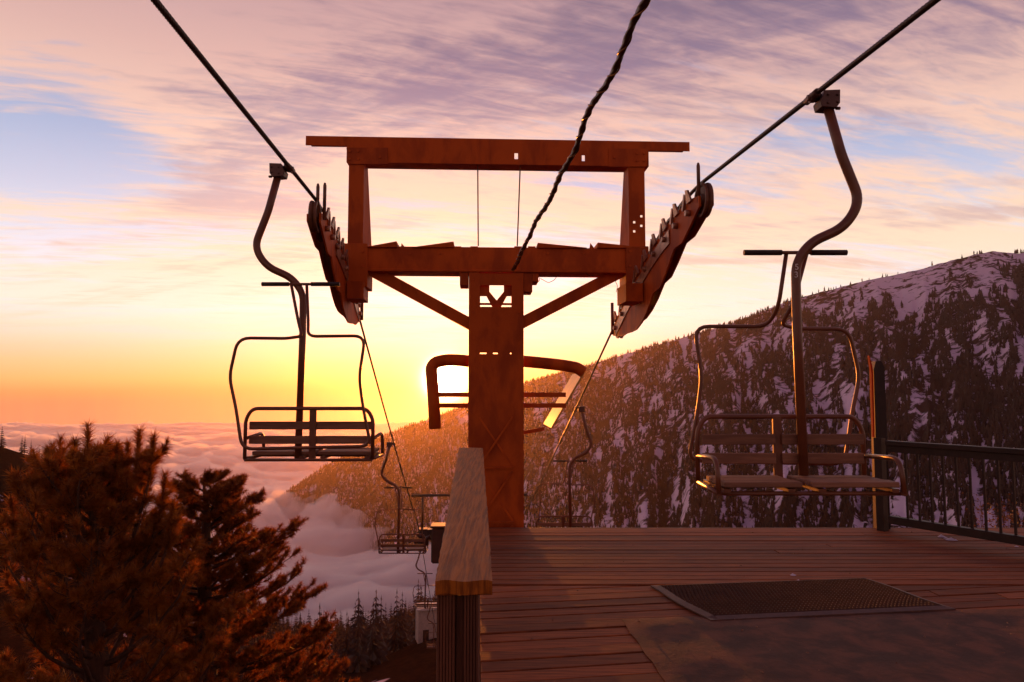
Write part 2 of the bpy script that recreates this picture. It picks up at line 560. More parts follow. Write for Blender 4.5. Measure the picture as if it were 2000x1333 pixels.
mm = bpy.data.materials.new('mountain_snow_and_rock')
mm.use_nodes = True
k = NT(mm.node_tree)
k.n.clear()
o_ = k.new('ShaderNodeOutputMaterial')
p_ = k.new('ShaderNodeBsdfPrincipled')
p_.inputs['Roughness'].default_value = 0.85
p_.inputs['Specular IOR Level'].default_value = 0.0
t_ = k.new('ShaderNodeTexCoord')
mp_ = k.new('ShaderNodeMapping')
mp_.inputs['Scale'].default_value = (1.0, 1.0, 0.45)
k.l.new(t_.outputs['Object'], mp_.inputs[0])
g1 = k.noise(mp_.outputs[0], 0.055, 8, 0.66, 0.4)
g2 = k.noise(mp_.outputs[0], 0.008, 4, 0.5, 0.2)
f_ = k.mapr(k.math('ADD', g1, k.math('MULTIPLY', k.math('SUBTRACT', g2, .5), .5)), 0.42, 0.52)
k.l.new(k.mix(f_, (0.055, 0.030, 0.026, 1), (0.68, 0.55, 0.68, 1)), p_.inputs['Base Color'])
k.l.new(p_.outputs[0], o_.inputs['Surface'])
mtn = np_mesh('mountain', np.stack([Xg, Yg, Zg], -1).reshape(-1, 3), grid_faces(ni, len(tt)), mm, smooth=True)
tag(mtn, 'long snowy mountain flank rising to the right across the valley', kind='structure')

# forest on its flank: jagged two-tier conifers, one mass
NT_ = 340000
ci = rng.uniform(20, ni - 2, NT_)
tj = rng.uniform(0.0, 1.0, NT_)
ii = ci.astype(int)
fi = ci - ii
jpos = np.interp(tj, tt, np.arange(len(tt)))
jj = np.minimum(jpos.astype(int), len(tt) - 2)
fj = jpos - jj
def bil(A):
    return (A[ii, jj] * (1 - fi) * (1 - fj) + A[ii + 1, jj] * fi * (1 - fj) + A[ii, jj + 1] * (1 - fi) * fj + A[ii + 1, jj + 1] * fi * fj)
TX, TY, TZ = bil(Xg), bil(Yg), bil(Zg)
pxT = 1000 + TX / TY * 1333.33
sT, LT = np.interp(ci, np.arange(ni), sarc[:, 0]), bil(L)
rel = (bil(np.broadcast_to(np.hypot((bY - rY)[:, None], (bZ - rZ)[:, None]) * (rY / 1333.33)[:, None] * (2700 / ni), Xg.shape)))
den_ = fbm(sT / 20, LT / 150, 5, 31, .6) * 0.95 + fbm(sT / 90, LT / 420, 3, 41) * 0.5
thr = np.interp(pxT, [500, 900, 1300, 1600, 2000], [-0.75, -0.42, -0.24, -0.14, -0.16])
bare = np.exp(-(LT / np.interp(pxT, [1480, 1600, 1690, 1760, 1850, 1950, 2010], [1, 80, 190, 240, 150, 140, 80])) ** 2) * np.interp(pxT, [1480, 1640, 1960, 2030], [0, 1.5, 1.5, .8])
keep = (den_ - bare * 0.75 > thr) & (rng.random(NT_) < rel / rel.max() * 1.6) & (pxT < 2250)
TX, TY, TZ, LT, pxT = TX[keep], TY[keep], TZ[keep], LT[keep], pxT[keep]
TX, TY, TZ, LT, pxT = TX[:84000], TY[:84000], TZ[:84000], LT[:84000], pxT[:84000]
# the ridge line itself carries a thin row of trees
nr = 300
rx = rng.uniform(545, 2080, nr)
rx = rx[rng.random(nr) < np.interp(rx, [545, 1600, 1700, 2000], [1, .9, .35, .6])]
ci2 = np.interp(rx, mu, np.arange(ni))
k0 = 19
RX = np.interp(ci2, np.arange(ni), Xg[:, k0])
RY = np.interp(ci2, np.arange(ni), Yg[:, k0])
RZ = np.interp(ci2, np.arange(ni), Zg[:, k0])
TX, TY, TZ = np.concatenate([TX, RX]), np.concatenate([TY, RY]), np.concatenate([TZ, RZ])
def forest_mesh(X, Y, Z, hmin, hmax, wid, seg=5):
    n = len(X)
    h = rng.uniform(hmin, hmax, n) * rng.choice([1, 1, .75, 1.2], n)
    wd = h * wid * rng.uniform(.75, 1.25, n)
    vs, fs = [], []
    base = 0
    for (z0, z1, r) in ((0.02, 0.66, 1.0), (0.38, 1.0, 0.66)):
        ang = rng.uniform(0, 6.28, n)[:, None] + np.linspace(0, 2 * np.pi, seg, endpoint=False)[None, :]
        rad = wd[:, None] * r * rng.uniform(.55, 1.15, (n, seg))
        zz = Z[:, None] + h[:, None] * (z0 + rng.uniform(-.05, .07, (n, seg)))
        ring = np.stack([X[:, None] + np.cos(ang) * rad, Y[:, None] + np.sin(ang) * rad, zz], -1)
        apex = np.stack([X + rng.normal(0, .12, n), Y, Z + h * z1], -1)[:, None, :]
        v = np.concatenate([ring, apex], 1)
        idx = base + np.arange(n)[:, None] * (seg + 1)
        for s in range(seg):
            fs.append(np.concatenate([idx + s, idx + (s + 1) % seg, idx + seg], 1))
        vs.append(v.reshape(-1, 3))
        base += n * (seg + 1)
    return np.concatenate(vs), np.concatenate(fs)
fv, ff = forest_mesh(TX, TY, TZ, 4.5, 10.5, .25)
fo = np_mesh('forest', fv, ff, M['forest'])
tag(fo, 'dark conifer forest covering the snowy mountain flank', 'forest', kind='stuff')

# ------------------------------------------------------------------ near hillside below the lift
def hill_k(u):
    return np.interp(u, [-2.0, -0.8, -0.31, -0.20, -0.10, 0.1, 2.0], [0.33, 0.36, 0.362, 0.340, 0.300, 0.30, 0.28])
def ground_z(X, Y):
    X = np.asarray(X, float)
    Y = np.asarray(Y, float)
    u = X / np.maximum(Y, 6.0)
    kk = hill_k(u)
    z = -2.6 - 4.0 * np.clip((Y - 1) / 8.0, 0, 1) ** 1.0 + 0.25 * np.maximum(-Y, 0) * 0.3
    z = z - kk * np.maximum(Y - 6, 0)
    z = z + fbm(X / 40, Y / 40, 4, 77) * np.clip((Y - 15) / 60, 0, 1) * 3.0 + fbm(X / 5, Y / 5, 3, 78) * .25
    # shoulder of the hill on the left
    z = z + 76 * np.exp(-((X + 190) / 75) ** 2 - ((Y - 240) / 110) ** 2)
    return z + 1.0 * 0
gy = np.concatenate([np.linspace(-60, 14, 50), 14 + np.geomspace(1, 1500, 170)])
gu = np.linspace(-2.2, 1.5, 240)
GX = gu[None, :] * (np.maximum(gy, 0)[:, None] + 40)
GY = np.repeat(gy[:, None], len(gu), 1)
GZ = ground_z(GX, GY)
gm = bpy.data.materials.new('hillside_soil_and_snow')
gm.use_nodes = True
k = NT(gm.node_tree)
k.n.clear()
o_ = k.new('ShaderNodeOutputMaterial')
p_ = k.new('ShaderNodeBsdfPrincipled')
p_.inputs['Roughness'].default_value = 0.9
p_.inputs['Specular IOR Level'].default_value = 0.0
t_ = k.new('ShaderNodeTexCoord')
g1 = k.noise(t_.outputs['Object'], 0.09, 8, 0.62, 0.5)
g2 = k.noise(t_.outputs['Object'], 1.2, 6, 0.6, 0.2)
f_ = k.mapr(g1, 0.62, 0.66)
soil = k.mix(k.mapr(g2, .35, .65), (0.034, 0.014, 0.008, 1), (0.020, 0.009, 0.006, 1))
k.l.new(k.mix(f_, soil, (0.50, 0.38, 0.46, 1)), p_.inputs['Base Color'])
k.l.new(p_.outputs[0], o_.inputs['Surface'])
gnd = np_mesh('hillside', np.stack([GX, GY, GZ], -1).reshape(-1, 3), grid_faces(len(gy), len(gu))[:, ::-1], gm, smooth=True)
tag(gnd, 'steep dark hillside with snow patches below the lift', kind='structure')

# ------------------------------------------------------------------ sea of clouds in the valley
CZ = -300.0
cyv = np.geomspace(520, 7400, 520)
cu = np.linspace(-1.25, 0.6, 560)
CY = np.repeat(cyv[:, None], len(cu), 1)
CX = cu[None, :] * CY
wx = CX + 60 * fbm(CX / 300, CY / 300, 3, 101)
wy = CY + 60 * fbm(CX / 300 + 9, CY / 300, 3, 102)
def billow(x, y, seed):
    return np.sqrt(vnoise(x, y, seed) ** 2 + .0016) * 1.6
far = np.clip((CY - 900) / 2600, 0, 1)
big = fbm(CX / 1900, CY / 800, 3, 211)
lump = np.clip(.6 + .8 * fbm(CX / 900, CY / 420, 2, 215), .12, 1.3)
CH = (billow(wx / 700, wy / 260, 201) * (20 + 26 * far) + lump * (billow(wx / 280, wy / 140, 202) * 44 + billow(wx / 115, wy / 70, 203) * 30
      + billow(wx / 48, wy / 34, 204) * 14 + billow(wx / 22, wy / 16, 206) * 5) + vnoise(wx / 19, wy / 15, 205) * 1.5)
CH = CH + big * (12 + 18 * far)
CH = (CH - CH.mean()) * (1 - .35 * np.clip((CY - 3000) / 4000, 0, 1))
CH = CH - 46 * np.exp(-((CX + 480) / 330) ** 2 - ((CY - 1760) / 420) ** 2)
CZg = CZ - 10 + CH - 70 * np.clip((CY - 2600) / 4800, 0, 1)
cm = bpy.data.materials.new('cloud_droplets')
cm.use_nodes = True
k = NT(cm.node_tree)
k.n.clear()
o_ = k.new('ShaderNodeOutputMaterial')
v_ = k.new('ShaderNodeVolumePrincipled')
v_.inputs['Color'].default_value = (0.996, 0.985, 0.98, 1)
v_.inputs['Density'].default_value = CLOUD_DENSITY
v_.inputs['Anisotropy'].default_value = 0.35
k.l.new(v_.outputs[0], o_.inputs['Volume'])
na, nb2 = CZg.shape
vt = np.stack([CX, CY, CZg], -1).reshape(-1, 3)
fa = grid_faces(na, nb2)
rim_i = np.concatenate([np.arange(nb2), np.arange(1, na) * nb2 + nb2 - 1, (na - 1) * nb2 + np.arange(nb2 - 2, -1, -1), np.arange(na - 2, 0, -1) * nb2])
low = vt[rim_i].copy()
low[:, 2] = -424
nv = len(vt)
m1 = np.arange(len(rim_i))
m2 = (m1 + 1) % len(rim_i)
sidef = np.stack([rim_i[m1], rim_i[m2], nv + m2, nv + m1], 1)
q4 = [0, nb2 - 1, nb2 - 1 + na - 1, nb2 - 1 + na - 1 + nb2 - 1]
cen = np.array([[0, 3500, -424.0]])
# floor of the cloud as a fan of quads folded onto its centre
fl2 = np.stack([nv + m1[::2], nv + np.minimum(m1[::2] + 1, len(m1) - 1), nv + (m1[::2] + 2) % len(m1), np.full(len(m1[::2]), nv + len(low))], 1)
cl = np_mesh('cloud_sea', np.concatenate([vt, low, cen]), np.concatenate([fa, sidef, fl2]), cm, smooth=False)
bmx = bmesh.new()
bmx.from_mesh(cl.data)
bmesh.ops.recalc_face_normals(bmx, faces=bmx.faces)
bmx.to_mesh(cl.data)
bmx.free()
tag(cl, 'sea of pink and mauve clouds filling the valley', kind='structure')

# ------------------------------------------------------------------ air
hz = MB().box(-9500, 9500, -120, 8200, -430, 520)
hm = bpy.data.materials.new('haze_air')
hm.use_nodes = True
k = NT(hm.node_tree)
k.n.clear()
o_ = k.new('ShaderNodeOutputMaterial')
v_ = k.new('ShaderNodeVolumePrincipled')
v_.inputs['Color'].default_value = (0.96, 0.74, 0.58, 1)  # haze added and tinted warm to glow orange around the sun
v_.inputs['Density'].default_value = HAZE_DENSITY
v_.inputs['Anisotropy'].default_value = HAZE_G
k.l.new(v_.outputs[0], o_.inputs['Volume'])
haze = hz.build('haze', hm)
tag(haze, kind='stuff')

# ------------------------------------------------------------------ conifers on the slope (things)
def conifer_mesh(name, seed, tiers=11, blades=8, H=1.0, W=0.2):
    r = random.Random(seed)
    mb = MB()
    mb.tube([(0, 0, 0), (0, 0, H * .5), (0, 0, H * .97)], [.018 * H, .012 * H, .002 * H], 5)
    trunk = mb
    cr = MB()
    for t in range(tiers):
        f = t / (tiers - 1)
        z = H * (0.10 + 0.84 * f)
        rad = W * H * (1 - f) ** .85 * r.uniform(.8, 1.1) + .012 * H
        n = max(4, int(blades * (1 - .45 * f)))
        a0 = r.uniform(0, 6.28)
        for b in range(n):
            a = a0 + 6.283 * b / n + r.uniform(-.3, .3)
            L_ = rad * r.uniform(.65, 1.2)
            c, s = math.cos(a), math.sin(a)
            wv = L_ * .42
            zt = z + r.uniform(-.01, .015) * H
            tipz = zt - L_ * r.uniform(.15, .55)
            mid = L_ * .55
            mz = zt - L_ * .08
            cr.add([(0, 0, zt + .03 * H), (c * mid - s * wv * .5, s * mid + c * wv * .5, mz - .04 * H * (1 - f)), (c * L_, s * L_, tipz), (c * mid + s * wv * .5, s * mid - c * wv * .5, mz - .04 * H * (1 - f)), (c * mid, s * mid, mz + .015 * H)],
                   [(0, 1, 4), (1, 2, 4), (2, 3, 4), (3, 0, 4)])
    cr.add([(-.01 * H, 0, .93 * H), (.01 * H, 0, .93 * H), (0, 0, 1.03 * H)], [(0, 1, 2)])
    return trunk, cr
protos = []
for s in range(5):
    tk, cr = conifer_mesh('c', 40 + s, tiers=10 + s % 3, W=.17 + .02 * s)
    protos.append((tk, cr))
def slope_tree(i, X, Y, H, label, group, protos_m):
    tm, cmesh = protos_m[:2]
    z = float(ground_z(X, Y)) - .3
    e = empty('fir_tree', (X, Y, z), random.uniform(0, 6.28), label, 'tree', group)
    wd_ = H * random.uniform(.7, 1.3)
    e.scale = (wd_, wd_, H)
    for me, nm in ((tm, 'trunk'), (cmesh, 'crown')):
        o = bpy.data.objects.new(nm, me)
        col.objects.link(o)
        o.parent = e
    return e
pm = []
for tk, cr in protos:
    a = tk.build('trunk', M['bark'])
    b = cr.build('crown', M['slope_tree'])
    pm.append((a.data, b.data))
    bpy.data.objects.remove(a)
    bpy.data.objects.remove(b)
rt = random.Random(5)
n_sl = 0
for i in range(4000):
    if n_sl >= 230:
        break
    Y = 75 * (11 ** rt.random())
    px = rt.uniform(560, 880)
    u = (px - 1000) / 1333.33
    if (Y < 230 and rt.random() < .55) or (795 < px and Y < 100):
        continue
    slope_tree(i, u * Y, Y, rt.uniform(6.5, 12.5) * (.8 if Y < 200 else 1.0), 'dark fir among many on the slope between the big conifer and the handrail', 'firs on the slope below the lift', pm[i % 5])
    n_sl += 1
SP = 1150
sY = 110 * (8.5 ** rng.random(SP))
spx = rng.uniform(480, 960, SP)
sX = (spx - 1000) / 1333.33 * sY
sZ = ground_z(sX, sY) - .3
sH = rng.uniform(3.5, 8.5, SP) * np.clip(sY / 220, .5, 1)
vl, fl_, nb_ = [], [], 0
for q in range(SP):
    me_ = pm[q % 5][1]
    if q < 5:
        co = np.empty(len(me_.vertices) * 3)
        me_.vertices.foreach_get('co', co)
        fc = np.empty(len(me_.polygons) * 3, np.int32)
        me_.polygons.foreach_get('vertices', fc)
        pm[q] = (*pm[q][:2], co.reshape(-1, 3), fc.reshape(-1, 3))
    co, fc = pm[q % 5][2], pm[q % 5][3]
    an = q * 1.7
    vl.append(np.stack([co[:, 0] * math.cos(an) - co[:, 1] * math.sin(an), co[:, 0] * math.sin(an) + co[:, 1] * math.cos(an), co[:, 2]], 1) * sH[q] + np.array([sX[q], sY[q], sZ[q]]))
    fl_.append(fc + nb_)
    nb_ += len(co)
uf = np_mesh('undergrowth', np.concatenate(vl), np.concatenate(fl_), M['slope_tree'])
tag(uf, 'dark young growth covering the slope below the lift', 'undergrowth', kind='stuff')
n_l = 0
for i in range(400):
    if n_l >= 46:
        break
    px = rt.uniform(-60, 200)
    Y = rt.uniform(165, 300)
    u = (px - 1000) / 1333.33
    slope_tree(i, u * Y, Y, rt.uniform(4.0, 7.5), 'small dark fir on the snowy shoulder of hill beyond the pine', 'firs on the far left shoulder', pm[i % 5])
    n_l += 1

# ------------------------------------------------------------------ big conifers on the left
def make_needles(tips, n_needles, length, width, spread, seed, along=0.12):
    """tips: array (k,6) position + direction; returns verts, faces of thin needles radiating about each twig end"""
    g = np.random.default_rng(seed)
    P = tips[:, :3]
    D = tips[:, 3:] / np.linalg.norm(tips[:, 3:], axis=1, keepdims=True)
    n = len(P)
    ref = np.where(np.abs(D[:, 2:3]) < .9, np.array([[0, 0, 1.0]]), np.array([[1.0, 0, 0]]))
    S = np.cross(D, ref)
    S /= np.linalg.norm(S, axis=1, keepdims=True)
    K = np.cross(D, S)
    a = g.uniform(0, 2 * np.pi, (n, n_needles))
    th = g.uniform(spread[0], spread[1], (n, n_needles))
    off = g.uniform(-along, 0, (n, n_needles))
    dirs = (D[:, None, :] * np.cos(th)[..., None] + (S[:, None, :] * np.cos(a)[..., None] + K[:, None, :] * np.sin(a)[..., None]) * np.sin(th)[..., None])
    base = P[:, None, :] + D[:, None, :] * off[..., None]
    ln = length * g.uniform(.7, 1.15, (n, n_needles))
    tip = base + dirs * ln[..., None]
    side = np.cross(dirs, g.normal(size=(n, n_needles, 3)))
    side /= np.linalg.norm(side, axis=2, keepdims=True) + 1e-9
    A = base + side * width / 2
    B = base - side * width / 2
    V = np.stack([A, B, tip], 2).reshape(-1, 3)
    Fc = np.arange(len(V)).reshape(-1, 3)
    return V, Fc

def grow(seed, trunk_pts, trunk_r, h0, h1, nprim, len_fn, rise, nsec, twig_len, az_bias=None, curl=.5):
    """branch skeleton: returns branch MB and tip array"""
    r = random.Random(seed)
    mb = MB()
    mb.tube(trunk_pts, trunk_r, 9)
    tips = []
    tp = [Vector(p) for p in trunk_pts]
    def trunk_at(z):
        for a, b in zip(tp, tp[1:]):
            if a.z <= z <= b.z:
                return a.lerp(b, (z - a.z) / (b.z - a.z))
        return tp[-1].copy()
    for i in range(nprim):
        f = (i + r.random()) / nprim
        z = h0 + (h1 - h0) * f
        az = i * 2.39996 + r.uniform(-.4, .4)
        Ln = len_fn(z, az) * r.uniform(.75, 1.1)
        if Ln < .15:
            continue
        p = trunk_at(z)
        d = Vector((math.cos(az), math.sin(az), rise(f) + r.uniform(-.15, .15))).normalized()
        pts = [p.copy()]
        seg = 6
        for s in range(seg):
            d = (d + Vector((r.uniform(-.16, .16), r.uniform(-.16, .16), curl * .22 + r.uniform(-.1, .1)))).normalized()
            p = p + d * (Ln / seg)
            pts.append(p.copy())
        r0 = .012 + .018 * Ln
        mb.tube(pts, [r0 * (1 - .8 * q / seg) for q in range(seg + 1)], 5)
        tips.append((*pts[-1], *d))
        for s in range(nsec):
            q = r.uniform(.22, 1.0)
            k_ = min(int(q * seg), seg - 1)
            b = pts[k_].lerp(pts[k_ + 1], q * seg - k_)
            dd = (pts[k_ + 1] - pts[k_]).normalized()
            sd_ = dd.cross(Vector((0, 0, 1))).normalized() * (1 if s % 2 else -1)
            e = (dd * .7 + sd_ * r.uniform(.4, 1.0) + Vector((0, 0, r.uniform(-.1, .6)))).normalized()
            l2 = Ln * r.uniform(.18, .38) * (1.15 - .5 * q)
            sp = [b, b + e * l2 * .5, b + (e + Vector((0, 0, .25 * curl))).normalized() * l2]
            mb.tube(sp, [.007, .006, .004], 4, cap=False)
            d2 = (sp[2] - sp[1]).normalized()
            tips.append((*sp[2], *d2))
            nt = max(1, int(l2 / twig_len))
            for t in range(nt):
                m_ = b.lerp(sp[2], r.uniform(.25, 1))
                d3 = (d2 + Vector((r.uniform(-.8, .8), r.uniform(-.8, .8), r.uniform(-.2, .7)))).normalized()
                tips.append((*(m_ + d3 * twig_len * .8), *d3))
                mb.tube([m_, m_ + d3 * twig_len * .8], [.005, .003], 3, cap=False)
    return mb, np.array(tips)

def clip_frame(tips, margin=260):
    return tips

# pine: round head of long needle tufts
PY_ = 11.0
tb = at(185, 1333, PY_)
gz0 = float(ground_z(tb.x, PY_))
top = at(178, 940, PY_)
pine = empty('pine_tree', (tb.x, PY_, gz0), 0, 'large long needled pine filling the lower left corner, needle tufts against the clouds', 'tree')
def pl(p):
    return Vector((p.x - tb.x, p.y - PY_, p.z - gz0))
tpts = [Vector((0, 0, -.3)), Vector((.12, 0, 1.2)), pl(at(190, 1300, PY_)), pl(at(178, 1140, PY_)), pl(at(186, 1030, PY_)), pl(top)]
H_ = tpts[-1].z
def pine_len(z, az):
    f = max(0.0, (H_ - z))
    env = np.interp(f, [0, .15, .4, .9, 1.6, 2.8, 4.2, 6.0], [.35, .7, 1.05, 1.45, 1.8, 2.2, 2.7, 2.9])
    return float(env)
mbp, tips = grow(3, tpts, [.26, .22, .17, .12, .07, .015], 1.6, H_ - .1, 92, pine_len, lambda f: .05 + .75 * f ** 2, 10, .22, curl=.75)
# a few upright leaders at the crown's top
lead = []
rl_ = random.Random(21)
for px, py, dy in ((172, 818, 0), (118, 842, .3), (146, 846, -.3), (272, 826, .2), (300, 838, -.2), (228, 856, .1), (322, 910, .1), (338, 968, -.1), (206, 880, .4), (92, 872, -.2), (58, 915, .2), (250, 852, .3), (22, 960, 0), (190, 900, -.3), (70, 890, .3), (285, 880, .3)):
    P = pl(at(px, py + 14, PY_ + dy))
    B0 = pl(at(px * .7 + 186 * .3, py + 190, PY_ + dy * .4))
    Md = pl(at(px * .95 + 9, py + 95, PY_ + dy))
    st_ = rnd([B0, Md, P], .5, 6)
    mbp.tube(st_, [.03 - .024 * q / (len(st_) - 1) for q in range(len(st_))], 5)
    for q in range(9):
        f = .52 + .48 * q / 8
        c_ = st_[min(len(st_) - 1, int(f * (len(st_) - 1) + .5))].lerp(P, .0) if q < 8 else P
        c_ = Md.lerp(P, q / 8)
        lead.append((*c_, .1 * rl_.uniform(-1, 1), .1 * rl_.uniform(-1, 1), 1))
    for q in range(7):
        c_ = B0.lerp(Md, .25 + .7 * rl_.random()) if q < 3 else Md.lerp(P, .5 * rl_.random())
        an = rl_.uniform(0, 6.28)
        d3 = Vector((math.cos(an), math.sin(an), .7)).normalized()
        l3 = rl_.uniform(.12, .26)
        mbp.tube([c_, c_ + d3 * l3], [.008, .004], 4, cap=False)
        lead.append((*(c_ + d3 * l3), *d3))
        lead.append((*(c_ + d3 * l3 * .6), *d3))
tips = np.concatenate([tips, np.array(lead)])
mbp.build('trunk', M['bark'], pine)
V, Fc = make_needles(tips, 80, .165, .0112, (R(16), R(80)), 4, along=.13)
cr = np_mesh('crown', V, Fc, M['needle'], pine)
cr['kind'] = 'stuff'

# second conifer: short needles in upswept flat layers
FY = 14.5
tb = at(402, 1333, FY)
gz1 = float(ground_z(tb.x, FY))
topf = at(398, 945, FY)
fir = empty('mountain_conifer', (tb.x, FY, gz1), 0, 'ragged short needled conifer right of the pine, layered boughs before the cloud sea', 'tree')
def pf(p):
    return Vector((p.x - tb.x, p.y - FY, p.z - gz1))
tpts = [Vector((0, 0, -.3)), Vector((.1, 0, 1.5)), pf(at(405, 1300, FY)), pf(at(398, 1120, FY)), pf(at(404, 1000, FY)), pf(topf)]
Hf = tpts[-1].z
def fir_len(z, az):
    f = max(0.0, Hf - z)
    e = float(np.interp(f, [0, .25, .6, 1.0, 1.5, 2.1, 2.6, 3.4, 4.4, 7], [.42, .85, .95, 1.32, 1.58, 1.8, 2.05, 2.15, 2.35, 2.6]))
    return e * (1.0 + .12 * math.cos(az))
mbf, tips = grow(12, tpts, [.30, .25, .19, .13, .08, .02], 1.4, Hf - .05, 135, fir_len, lambda f: -.08 + .55 * f ** 2, 26, .12, curl=.22)
mbf.build('trunk', M['bark'], fir)
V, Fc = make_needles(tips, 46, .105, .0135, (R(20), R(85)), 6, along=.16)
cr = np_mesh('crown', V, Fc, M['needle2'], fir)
cr['kind'] = 'stuff'

# ------------------------------------------------------------------ deck
deck = empty('deck', (0, 0, 0), kind='structure')
deck['label'] = 'weathered brown plank deck of the lift platform'
XL0, XLk = -0.02, -0.053                      # left edge follows the handrail
DECK_FAR, DECK_R = 8.45, 7.6
def left_edge(Y):
    return XL0 + XLk * (Y - 2.2) - .06
def clip_poly(poly, nx, ny, c):
    out = []
    for i in range(len(poly)):
        a, b = poly[i], poly[(i + 1) % len(poly)]
        da, db = nx * a[0] + ny * a[1] - c, nx * b[0] + ny * b[1] - c
        if da <= 0: out.append(a)
        if (da < 0 < db) or (db < 0 < da):
            t = da / (da - db)
            out.append((a[0] + (b[0] - a[0]) * t, a[1] + (b[1] - a[1]) * t))
    return out
rp = random.Random(2)
def plank(poly):
    poly = clip_poly(poly, -1, XLk, -XL0 + .06 + XLk * 2.2 * 1.0)     # keep right of the handrail line
    if len(poly) < 3:
        return
    ar = 0
    for i in range(len(poly)):
        a, b = poly[i], poly[(i + 1) % len(poly)]
        ar += a[0] * b[1] - a[1] * b[0]
    if abs(ar) < .01:
        return
    if ar < 0:
        poly = poly[::-1]
    cx = sum(p[0] for p in poly) / len(poly)
    cy_ = sum(p[1] for p in poly) / len(poly)
    dz_ = rp.uniform(-.004, .003)
    mb = MB().prism_z([(p[0] - cx, p[1] - cy_) for p in poly], -.038, dz_)
    mb.build('plank', M['plank'], deck, (cx, cy_, 0), bevel=.004)
Yb = 6.02                                     # boards change direction here
y = DECK_FAR
while y > Yb + .02:
    wd = .142
    g = rp.uniform(.009, .017)
    ya = max(y - wd + g, Yb)
    cut = [rp.uniform(1.2, 6.0)] if rp.random() < .35 else []
    xs = [-1.2] + cut + [DECK_R]
    for a, b in zip(xs, xs[1:]):
        plank([(a + .003, ya), (b - .003, ya), (b - .003, y), (a + .003, y)])
    y -= wd
ang = R(8.5)
ca, sa = math.cos(ang), math.sin(ang)
org = Vector((-.6, Yb - .12))
for i in range(-7, 58):
    w0 = -.158 * i
    g = rp.uniform(.010, .020)
    a0, a1 = w0 - .158 + g, w0
    quad = [(-2.5, a0), (10.5, a0), (10.5, a1), (-2.5, a1)]
    quad = [(org.x + q[0] * ca - q[1] * sa, org.y + q[0] * sa + q[1] * ca) for q in quad]
    quad = clip_poly(quad, 0, 1, Yb - .008)
    if len(quad) >= 3: quad = clip_poly(quad, 1, 0, DECK_R)
    if len(quad) >= 3: quad = clip_poly(quad, 0, -1, 1.6)
    if len(quad) >= 3:
        if rp.random() < .3:
            xc = rp.uniform(.6, 4.5)
            for q2 in (clip_poly(quad, 1, 0, xc - .003), clip_poly(quad, -1, 0, -xc - .003)):
                if len(q2) >= 3: plank(q2)
        else:
            plank(quad)
MB().box(-.62, DECK_R, DECK_FAR + .004, DECK_FAR + .05, -.26, -.004).build('rim_joist', M['rail_post'], deck)
MB().box(-.45, DECK_R, DECK_FAR - .9, DECK_FAR - .82, -.27, -.05).build('joist', M['rail_post'], deck)
MB().box(-.25, DECK_R, 4.6, 4.68, -.27, -.05).build('joist', M['rail_post'], deck)
for X, Y in ((.1, 8.3), (3.8, 8.3), (7.3, 8.3), (.1, 4.64), (3.8, 4.64), (7.3, 4.64)):
    MB().box(X - .09, X + .09, Y - .09, Y + .09, float(ground_z(X, Y)) - .5, -.272).build('support_post', M['rail_post'], deck)

# worn sheet lying on the near boards (its edge in front runs under the mat)
def deck_at(px, py, z=0.0):
    d = ray(px, py)
    return Vector((0, 0, CAMZ)) + d * ((z - CAMZ) / d.z)
A = deck_at(1213, 1211)
B = deck_at(1300, 1333)
Cc = deck_at(1930, 1192)
dl = (B - A).normalized()
B2 = A + dl * 3.9
C2 = A + (Cc - A).normalized() * 5.4
sh = MB()
n1, n2 = 40, 40
base = []
for i in range(n1 + 1):
    for j in range(n2 + 1):
        p = A + (B2 - A) * (i / n1) + (C2 - A) * (j / n2)
        jit = .006 * math.sin(i * 1.7) * (j in (0,)) + .010 * math.sin(j * 2.3) * (i == 0)
        base.append((p.x + jit, p.y + jit, .010 + .004 * math.sin(i * .9 + j * .4) * math.sin(j * .7) - (.005 if i == 0 or j == 0 else 0)))
sh.add(base, [(i * (n2 + 1) + j, (i + 1) * (n2 + 1) + j, (i + 1) * (n2 + 1) + j + 1, i * (n2 + 1) + j + 1) for i in range(n1) for j in range(n2)], True)
nb = len(base)
eb = [(p[0], p[1], .0042) for p in base]
rim = [i * (n2 + 1) for i in range(n1, -1, -1)] + [j for j in range(1, n2 + 1)]
sh.add([base[q] for q in rim] + [eb[q] for q in rim], [(q, q + 1, len(rim) + q + 1, len(rim) + q) for q in range(len(rim) - 1)])
so_ = sh.build('floor_sheet', M['sheet'])
tag(so_, 'worn stained grey brown sheet covering the near right of the deck', 'floor covering')

